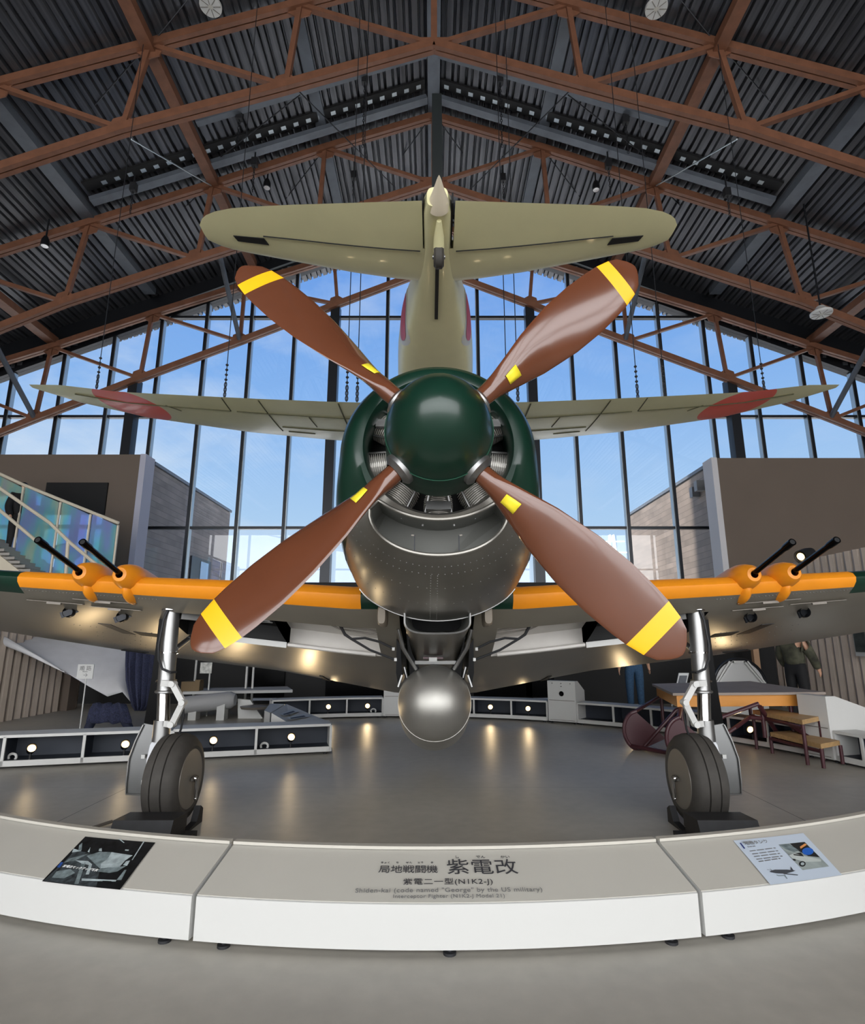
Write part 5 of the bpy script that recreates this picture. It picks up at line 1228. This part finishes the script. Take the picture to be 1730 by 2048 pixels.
# ------------------------------------------------------------------ stairs with film-tinted glass balustrade (upper left)
def dichro():
    m = bpy.data.materials.new('dichroic_glass'); m.use_nodes = True; tt = m.node_tree; tt.nodes.clear(); n = tt.nodes.new; l = tt.links.new
    tcn = n('ShaderNodeTexCoord'); mpn = n('ShaderNodeMapping'); mpn.inputs['Scale'].default_value = (1.3, 1, .35); mpn.inputs['Rotation'].default_value = (0, R(25), 0); l(tcn.outputs['Object'], mpn.inputs[0])
    nz = n('ShaderNodeTexNoise'); nz.inputs['Scale'].default_value = 1.6; nz.inputs['Detail'].default_value = 2; l(mpn.outputs[0], nz.inputs['Vector'])
    rp = n('ShaderNodeValToRGB'); l(nz.outputs['Fac'], rp.inputs[0]); e_ = rp.color_ramp.elements
    e_[0].position = .25; e_[0].color = (*lin((190, 192, 246)), 1); e_[1].position = .75; e_[1].color = (*lin((222, 206, 246)), 1)
    for ps, c in ((.42, (176, 208, 250)), (.52, (160, 228, 236)), (.6, (210, 236, 220))): k = rp.color_ramp.elements.new(ps); k.color = (*lin(c), 1)
    tr = n('ShaderNodeBsdfTransparent'); l(rp.outputs[0], tr.inputs[0]); gl = n('ShaderNodeBsdfGlossy'); gl.inputs['Roughness'].default_value = .02; l(rp.outputs[0], gl.inputs[0]); df = n('ShaderNodeBsdfDiffuse'); l(rp.outputs[0], df.inputs[0]); md_ = n('ShaderNodeMixShader'); md_.inputs[0].default_value = .45; l(gl.outputs[0], md_.inputs[2]); l(df.outputs[0], md_.inputs[1])
    ms = n('ShaderNodeMixShader'); ms.inputs[0].default_value = .5; l(tr.outputs[0], ms.inputs[1]); l(md_.outputs[0], ms.inputs[2]); o = n('ShaderNodeOutputMaterial'); l(ms.outputs[0], o.inputs[0]); return m
M['dichro'] = dichro()
M['cream'] = mat('cream_rail', (206, 196, 176), .45)
SD = 12.2
t = thing('staircase', 'staircase with cream rails and iridescent glass balustrade at the left', 'staircase', (at(120, 1130, SD).x, SD, 0))
tp = [at(-60, 920, SD), at(48, 970, SD), at(122, 1000, SD), at(182, 1024, SD), at(237, 1046, SD)]
bt = [at(-70, 1150, SD), at(35, 1150, SD), at(110, 1150, SD), at(172, 1150, SD), at(228, 1150, SD)]
bt = [Vector((a.x, SD, 2.45)) for a in tp]
for i in range(4):
    a, b, c, d = tp[i] - up * .05, tp[i + 1] - up * .05, bt[i + 1], bt[i]
    MB().prism([a + Vector((.04, 0, 0)), b - Vector((.04, 0, 0)), c - Vector((.04, 0, 0)), d + Vector((.04, 0, 0))], (0, .012, 0)).build('glass_panel', M['dichro'], t, smooth=0)
    MB().bar(b, c, .035, .035).build('balustrade_post', M['cream'], t, smooth=0)
MB().path(tp, .035, 8).build('top_rail', M['cream'], t)
for pts in ([(-60, 935), (100, 1046), (140, 1085), (212, 1145)], [(-60, 970), (30, 1046), (75, 1084)]):
    MB().path([at(x, y, 11.6) for x, y in pts], .035, 8).build('hand_rail', M['cream'], t)
MB().tube(at(136, 1084, 11.6), at(131, 1160, 11.6), .035).build('hand_rail_post', M['cream'], t)
a, b = at(-40, 1080, 11.7), at(75, 1170, 11.7)
MB().prism([a, b, b - up * .3, a - up * .3], (0, 1.2, 0)).build('stair_stringer', M['cream'], t, smooth=0)
mb = MB()
for k in range(12):
    p = a.lerp(b, k / 11); mb.box(p + Vector((0, .6, .05)), (.3, 1.15, .06))
mb.build('stair_tread', mat('tread_grey', (150, 146, 140), .6), t, smooth=0)
MB().prism([Vector((b.x, 11.7, b.z - .3)), Vector((at(235, 1150, 11.7).x, 11.7, b.z - .3)), Vector((at(235, 1150, 11.7).x, 12.9, b.z - .3)), Vector((b.x, 12.9, b.z - .3))], (0, 0, .12)).build('stair_landing', M['taupe'], t, smooth=0)
MB().box((b.x + .5, 12.3, (b.z - .3) / 2), (.3, .3, b.z - .3)).build('stair_support', M['taupe'], t, smooth=0)
# white reading lamps / open box things on the landing
p = at(132, 1105, 12.6)
tag(MB().ell(p, (.3, .3, .2), 24, 12).build('pendant_shade', mat('white_shade', (244, 240, 230), .5)), 'round white shade glimpsed through the balustrade glass', 'shade')

# ------------------------------------------------------------------ people
def skin_body(name, pts, edges, rad, m, parent=None, org=None, sub=2):
    me = bpy.data.meshes.new(name); o0 = ORG[parent.name] if parent is not None else Vector(org)
    me.from_pydata([Vector(p) - o0 for p in pts], edges, []); me.update(); me.materials.append(m)
    o = bpy.data.objects.new(name, me); COL.objects.link(o)
    if parent is not None: o.parent = parent
    else: o.location = o0
    ORG[o.name] = o0
    o.modifiers.new('skin', 'SKIN'); me.skin_vertices or None
    for i, r in enumerate(rad):
        sv = me.skin_vertices[0].data[i]; sv.radius = (r, r) if not isinstance(r, tuple) else r
    me.skin_vertices[0].data[0].use_root = True
    o.modifiers['skin'].use_smooth_shade = True
    s_ = o.modifiers.new('sub', 'SUBSURF'); s_.levels = sub; s_.render_levels = sub
    return o
def person(name, label, base, heading, h, clothes, arms):
    """heading: direction faced (radians from +Y towards +X). Joints as fractions of a 1.70 m figure"""
    B_ = Vector(base); k = h / 1.7; ca, sa = math.cos(heading), math.sin(heading)
    def W_(x, y, z): return B_ + Vector((x * ca + y * sa, -x * sa + y * ca, z)) * k
    V = []; E = []; Rd = []
    def add(p, r, par=None):
        V.append(W_(*p)); Rd.append(r * k if not isinstance(r, tuple) else (r[0] * k, r[1] * k)); i = len(V) - 1
        if par is not None: E.append((par, i))
        return i
    pel = add((0, 0, .93), (.15, .11)); wa = add((0, .01, 1.05), (.13, .1), pel); ch_ = add((0, .0, 1.25), (.15, .11), wa); nk = add((0, -.01, 1.40), (.075, .07), ch_)
    n2 = add((0, .0, 1.47), .052, nk); hd = add((0, .02, 1.55), (.07, .085), n2); tp_ = add((0, .01, 1.64), (.065, .08), hd); add((0, .01, 1.69), .04, tp_)
    add((0, .1, 1.545), .014, hd)                                                        # nose
    for s in (-1, 1): add((s * .078, .0, 1.55), .014, hd)                                 # ears
    J = {}
    for s in (-1, 1):
        hp = add((s * .09, 0, .86), .085, pel); kn = add((s * .1, .01, .48), .058, hp); an = add((s * .1, -.01, .09), .04, kn); add((s * .1, -.03, .04), .036, an); to = add((s * .11, .13, .03), .032, an)
        sh = add((s * .18, -.01, 1.37), .06, ch_); el, wr = arms[0 if s < 0 else 1]
        e_ = add((s * el[0], el[1], el[2]), .042, sh); w = add((s * wr[0], wr[1], wr[2]), .03, e_)
        d = (Vector((s * wr[0], wr[1], wr[2])) - Vector((s * el[0], el[1], el[2]))).normalized(); pw = Vector((s * wr[0], wr[1], wr[2])); pm_ = pw + d * .05; side = Vector((0, 1, 0)); side = (side - d * side.dot(d)).normalized()
        pa = add(tuple(pm_), (.022, .03), w)
        for q, lnth in ((-.03, .062), (-.01, .074), (.01, .07), (.028, .056)):
            b0_ = add(tuple(pm_ + side * q + d * .03), .0095, pa); b1_ = add(tuple(pm_ + side * q + d * (.03 + lnth * .55) + Vector((-s * .006, 0, 0))), .009, b0_); add(tuple(pm_ + side * q * 1.05 + d * (.03 + lnth) + Vector((-s * .018, 0, 0))), .0075, b1_)
        th = add(tuple(pw + d * .025 + side * .035), .011, pa); add(tuple(pw + d * .06 + side * .058), .009, th)
        J[s] = (hp, kn, an, sh, e_, w)
    o = skin_body(name, V, E, Rd, M['skin'], None, B_); tag(o, label, 'person')
    def garment(nm, idx, ed, gr, m): skin_body(nm, [V[i] for i in idx], ed, [tuple(x * 1 for x in ((Rd[i][0] + gr * k, Rd[i][1] + gr * k) if isinstance(Rd[i], tuple) else (Rd[i] + gr * k, Rd[i] + gr * k))) for i in idx], m, o)
    tr_idx = [pel, J[-1][0], J[-1][1], J[-1][2], J[1][0], J[1][1], J[1][2], wa]
    garment('trousers', tr_idx, [(0, 1), (1, 2), (2, 3), (0, 4), (4, 5), (5, 6), (0, 7)], .02, clothes[0])
    tx = [ch_, wa, pel, nk, J[-1][3], J[-1][4], J[1][3], J[1][4]] + ([J[-1][5], J[1][5]] if clothes[2] else [])
    ed = [(0, 1), (1, 2), (0, 3), (0, 4), (4, 5), (0, 6), (6, 7)] + ([(5, 8), (7, 9)] if clothes[2] else [])
    garment('jacket', tx, ed, .035 if clothes[2] else .03, clothes[1])
    hb_ = W_(0, -.012, 1.615); MB().ell(hb_, (.088 * k, .1 * k, .1 * k), 18, 12).build('hair', M['hair'], o)
    mb = MB()
    for s in (-1, 1): mb.ell(W_(s * .03, .092, 1.565), (.011, .008, .008), 8, 6)
    mb.build('eyes', mat('eye_dark', (40, 30, 26), .3), o); MB().bar(W_(-.022, .098, 1.505), W_(.022, .098, 1.505), .008, .008).build('mouth', mat('lip', (150, 88, 78), .5), o)
    for s in (-1, 1): MB().path([W_(s * .1, -.05, .035), W_(s * .105, .04, .045), W_(s * .11, .17, .03)], [.045, .05, .035], 12).build('shoe', M['blackcloth'], o)
    return o
p = atz(1272, 1432); pz = at(1272, 1400, 11.6)
j = person('person', 'person seen from behind in blue jeans beyond the back cabinet', (pz.x, 11.6, 0), R(4), 1.66, (M['jeans'], mat('grey_shirt', (90, 92, 96), .9), False), [((.26, -.02, 1.1), (.27, .06, .88)), ((.25, -.04, 1.1), (.3, .03, .9))])
MB().box(Vector((pz.x - .06, 11.46, .98)), (.07, .02, .13)).build('pass_card', mat('card_cream', (210, 206, 180), .5), j, smooth=0)
pz = at(1597, 1380, 10.2)
j = person('person', 'person in a dark camouflage jacket and black trousers by the timber slats at the right', (pz.x, 10.2, 0), R(60), 1.72, (M['blackcloth'], M['camo'], True), [((.25, .02, 1.1), (.24, .16, .92)), ((.26, .06, 1.1), (.25, .22, .9))])
pz = at(-4, 1040, 11.65)
j = person('person', 'person in black on the staircase at the left picture edge', (pz.x - .05, 12.3, at(0, 1118, 12.3).z), R(120), 1.7, (M['blackcloth'], M['blackcloth'], True), [((.24, .0, 1.1), (.22, .14, .92)), ((.24, .0, 1.1), (.22, .1, .9))])

# ------------------------------------------------------------------ ceiling lamps and hung gear
def high_bay(px, py, D, r, label):
    p = at(px, py, D); t = thing('high_bay_lamp', label, 'ceiling lamp', p, 'round white lamps under the roof')
    zt_ = zroof(p.x)
    MB().lathe([(.002, .0), (r * .96, .0), (r, .02), (r, .05), (r * .6, .12), (.08, .2)], Matrix.Translation(p) @ Matrix.Rotation(R(90), 4, 'X'), 36).build('lamp_dish', M['white'], t)
    MB().lathe([(.002, -.006), (r * .2, -.006), (r * .2, 0)], Matrix.Translation(p) @ Matrix.Rotation(R(90), 4, 'X'), 20).build('lamp_center', M['offwhite'], t)
    mb = MB()
    for k in range(8): a = math.pi * k / 4; mb.bar(p + Vector((r * .25 * math.cos(a), r * .25 * math.sin(a), -.004)), p + Vector((r * .92 * math.cos(a), r * .92 * math.sin(a), -.004)), .008, .006)
    mb.build('lamp_rib', M['hubgrey'], t, smooth=0)
    MB().tube(p + up * .15, (p.x, p.y, zt_), .02).build('lamp_stem', M['darkmetal'], t)
high_bay(421, 14, 8.3, .2, 'round white ceiling lamp at the top left')
high_bay(1313, 18, 8.3, .2, 'round white ceiling lamp at the top right')
high_bay(1643, 629, 12.0, .23, 'round white ceiling lamp low on the right roof slope')
def dspot(px, py, D, label):
    p = at(px, py, D); t = thing('ceiling_spotlight', label, 'ceiling spotlight', p, 'dark spotlights under the roof')
    MB().path([p + up * .2, p + up * .1, p - up * .06], [.05, .09, .1], 16).build('spot_housing', M['darkmetal'], t)
    MB().lathe([(.002, 0), (.08, 0)], Matrix.Translation(p - up * .062) @ Matrix.Rotation(R(90), 4, 'X'), 20).build('spot_lens', M['chrome'], t)
    MB().tube(p + up * .2, (p.x, p.y, zroof(p.x)), .02).build('spot_stem', M['darkmetal'], t)
dspot(534, 372, 12.8, 'small dark ceiling spotlight left of the hanging tail'); dspot(1192, 376, 12.8, 'small dark ceiling spotlight right of the hanging tail'); dspot(90, 488, 12.3, 'small dark ceiling spotlight far left on the roof slope')
# black spotlight on a pole behind the right guns
p = at(1590, 1110, 11.5); p.x = 7.5; t = thing('mounted_spotlight', 'black spotlight bracketed on the timber slats behind the right wing guns', 'spotlight', (p.x, 11.5, 2.95))
d = Vector((-.75, -.35, -.25)).normalized(); q = Matrix.Translation(p) @ d.to_track_quat('Y', 'Z').to_matrix().to_4x4()
MB().lathe([(.005, -.24), (.1, -.22), (.125, -.08), (.125, .16), (.115, .16), (.1, .13)], q, 24).build('spot_housing', M['black'], t)
MB().lathe([(.002, .15), (.04, .147), (.075, .14)], q, 20).build('spot_lens', M['lamp'], t)
MB().tube(p - up * .05, (p.x, p.y, 2.95), .07).build('spot_bracket', M['black'], t)
# hoists and hanging chains
def hoist(px, py0, py1, D, label):
    a = at(px, py0, D); b = at(px, py1, D); t = thing('chain_hoist', label, 'chain hoist', b, 'chain hoists hung from the roof rails')
    MB().box((a.x, D, a.z - .1), (.14, .12, .22)).build('hoist_body', M['black'], t, smooth=0)
    MB().tube((a.x, D, zroof(a.x)), (a.x, D, a.z), .02).build('hoist_hanger', M['cable'], t)
    mb = MB(); n = int((a.z - .2 - b.z) / .07)
    for k in range(n): z = a.z - .22 - k * .07; mb.path([(a.x + (.022 * math.cos(q) if k % 2 else 0), D + (0 if k % 2 else .022 * math.cos(q)), z + .045 * math.sin(q)) for q in [2 * math.pi * j / 8 for j in range(8)]], .008, 4, True)
    mb.build('hoist_chain', M['cable'], t)
for px, y0, y1, D, lb in ((730, 152, 300, 11.0, 'dark chain hoist hung left of the ridge, nearest it'), (480, 225, 300, 11.0, 'dark chain hoist hung over the left tailplane'), (268, 368, 430, 11.8, 'dark chain hoist hung far left on the roof rail'), (510, 318, 390, 12.0, 'dark chain hoist hung above the left tailplane tip'), (708, 345, 400, 13.3, 'dark chain hoist just left of the tail fin'),
                          (1000, 152, 300, 11.0, 'dark chain hoist hung right of the ridge, nearest it'), (1250, 232, 310, 11.0, 'dark chain hoist hung over the right tailplane'), (1453, 378, 440, 11.8, 'dark chain hoist hung far right on the roof rail'), (1216, 322, 390, 12.0, 'dark chain hoist hung above the right tailplane tip'), (1006, 350, 400, 13.3, 'dark chain hoist just right of the tail fin')):
    hoist(px, y0, y1, D, lb)
# cross bracing rods in the roof
def rod(a, b, r, m, label): tag(MB().tube(a, b, r, n=6).build('bracing_rod', m), label, 'rod', 'bracing rods in the roof')
rods = [((215, -5, 8.6), (300, 92, 9.0), .013, M['rodgrey'], 'pale rod running up from the left node of the nearest truss'), ((262, 278, 9.2), (422, 371, 12.4), .018, M['rodgrey'], 'pale rod with turnbuckle below the nearest truss, left side'), ((0, 20, 8.0), (248, 78, 9.0), .012, M['cable'], 'thin dark rod across the top left corner'), ((278, 110, 9.1), (-5, 430, 12.5), .012, M['cable'], 'thin dark rod crossing the left roof slope'),
        ((375, 0, 8.6), (310, 80, 9.0), .012, M['cable'], 'thin dark rod beside the top left ceiling lamp'), ((600, 190, 9.2), (420, 330, 12.4), .012, M['cable'], 'thin dark rod between the two near trusses, left of the ridge'), ((575, 160, 9.1), (790, 375, 12.5), .012, M['cable'], 'thin dark rod slanting towards the tail from the left'), ((398, 388, 12.6), (280, 500, 15.6), .014, M['cable'], 'thin dark rod behind the middle truss, left side'),
        ((640, 310, 12.6), (500, 490, 15.6), .014, M['cable'], 'thin dark rod behind the left tailplane'), ((850, 250, 12.6), (740, 400, 15.6), .014, M['cable'], 'thin dark rod left of the tail fin')]
for a, b, r, m, lb in rods:
    p, q = at(*a), at(*b); rod(p, q, r, m, lb)
    f = lambda v: Vector((.06 - v.x, v.y, v.z))
    rod(f(p), f(q), r, m, lb.replace('left', 'right') if 'left' in lb else lb + ', right side')
for a, b in (((262, 278, 9.2), (422, 371, 12.4)),):
    pass
# windowfront on the viewer's own side is open glazing: slender frame only
fw = thing('window_2', 'gable window frame behind the viewer', 'window', (0, -8, 0), kind='structure')
for k in range(-6, 7): MB().box((k * 2.6, -8, zroof(k * 2.6) / 2), (.12, .2, zroof(k * 2.6) - .1)).build('mullion', M['mullion'], fw, smooth=0)
for z in (3.0, 6.2, 9.4): MB().box((0, -8, z), (2 * min(16, (ZR - z) / SL), .16, .1)).build('transom', M['mullion'], fw, smooth=0)
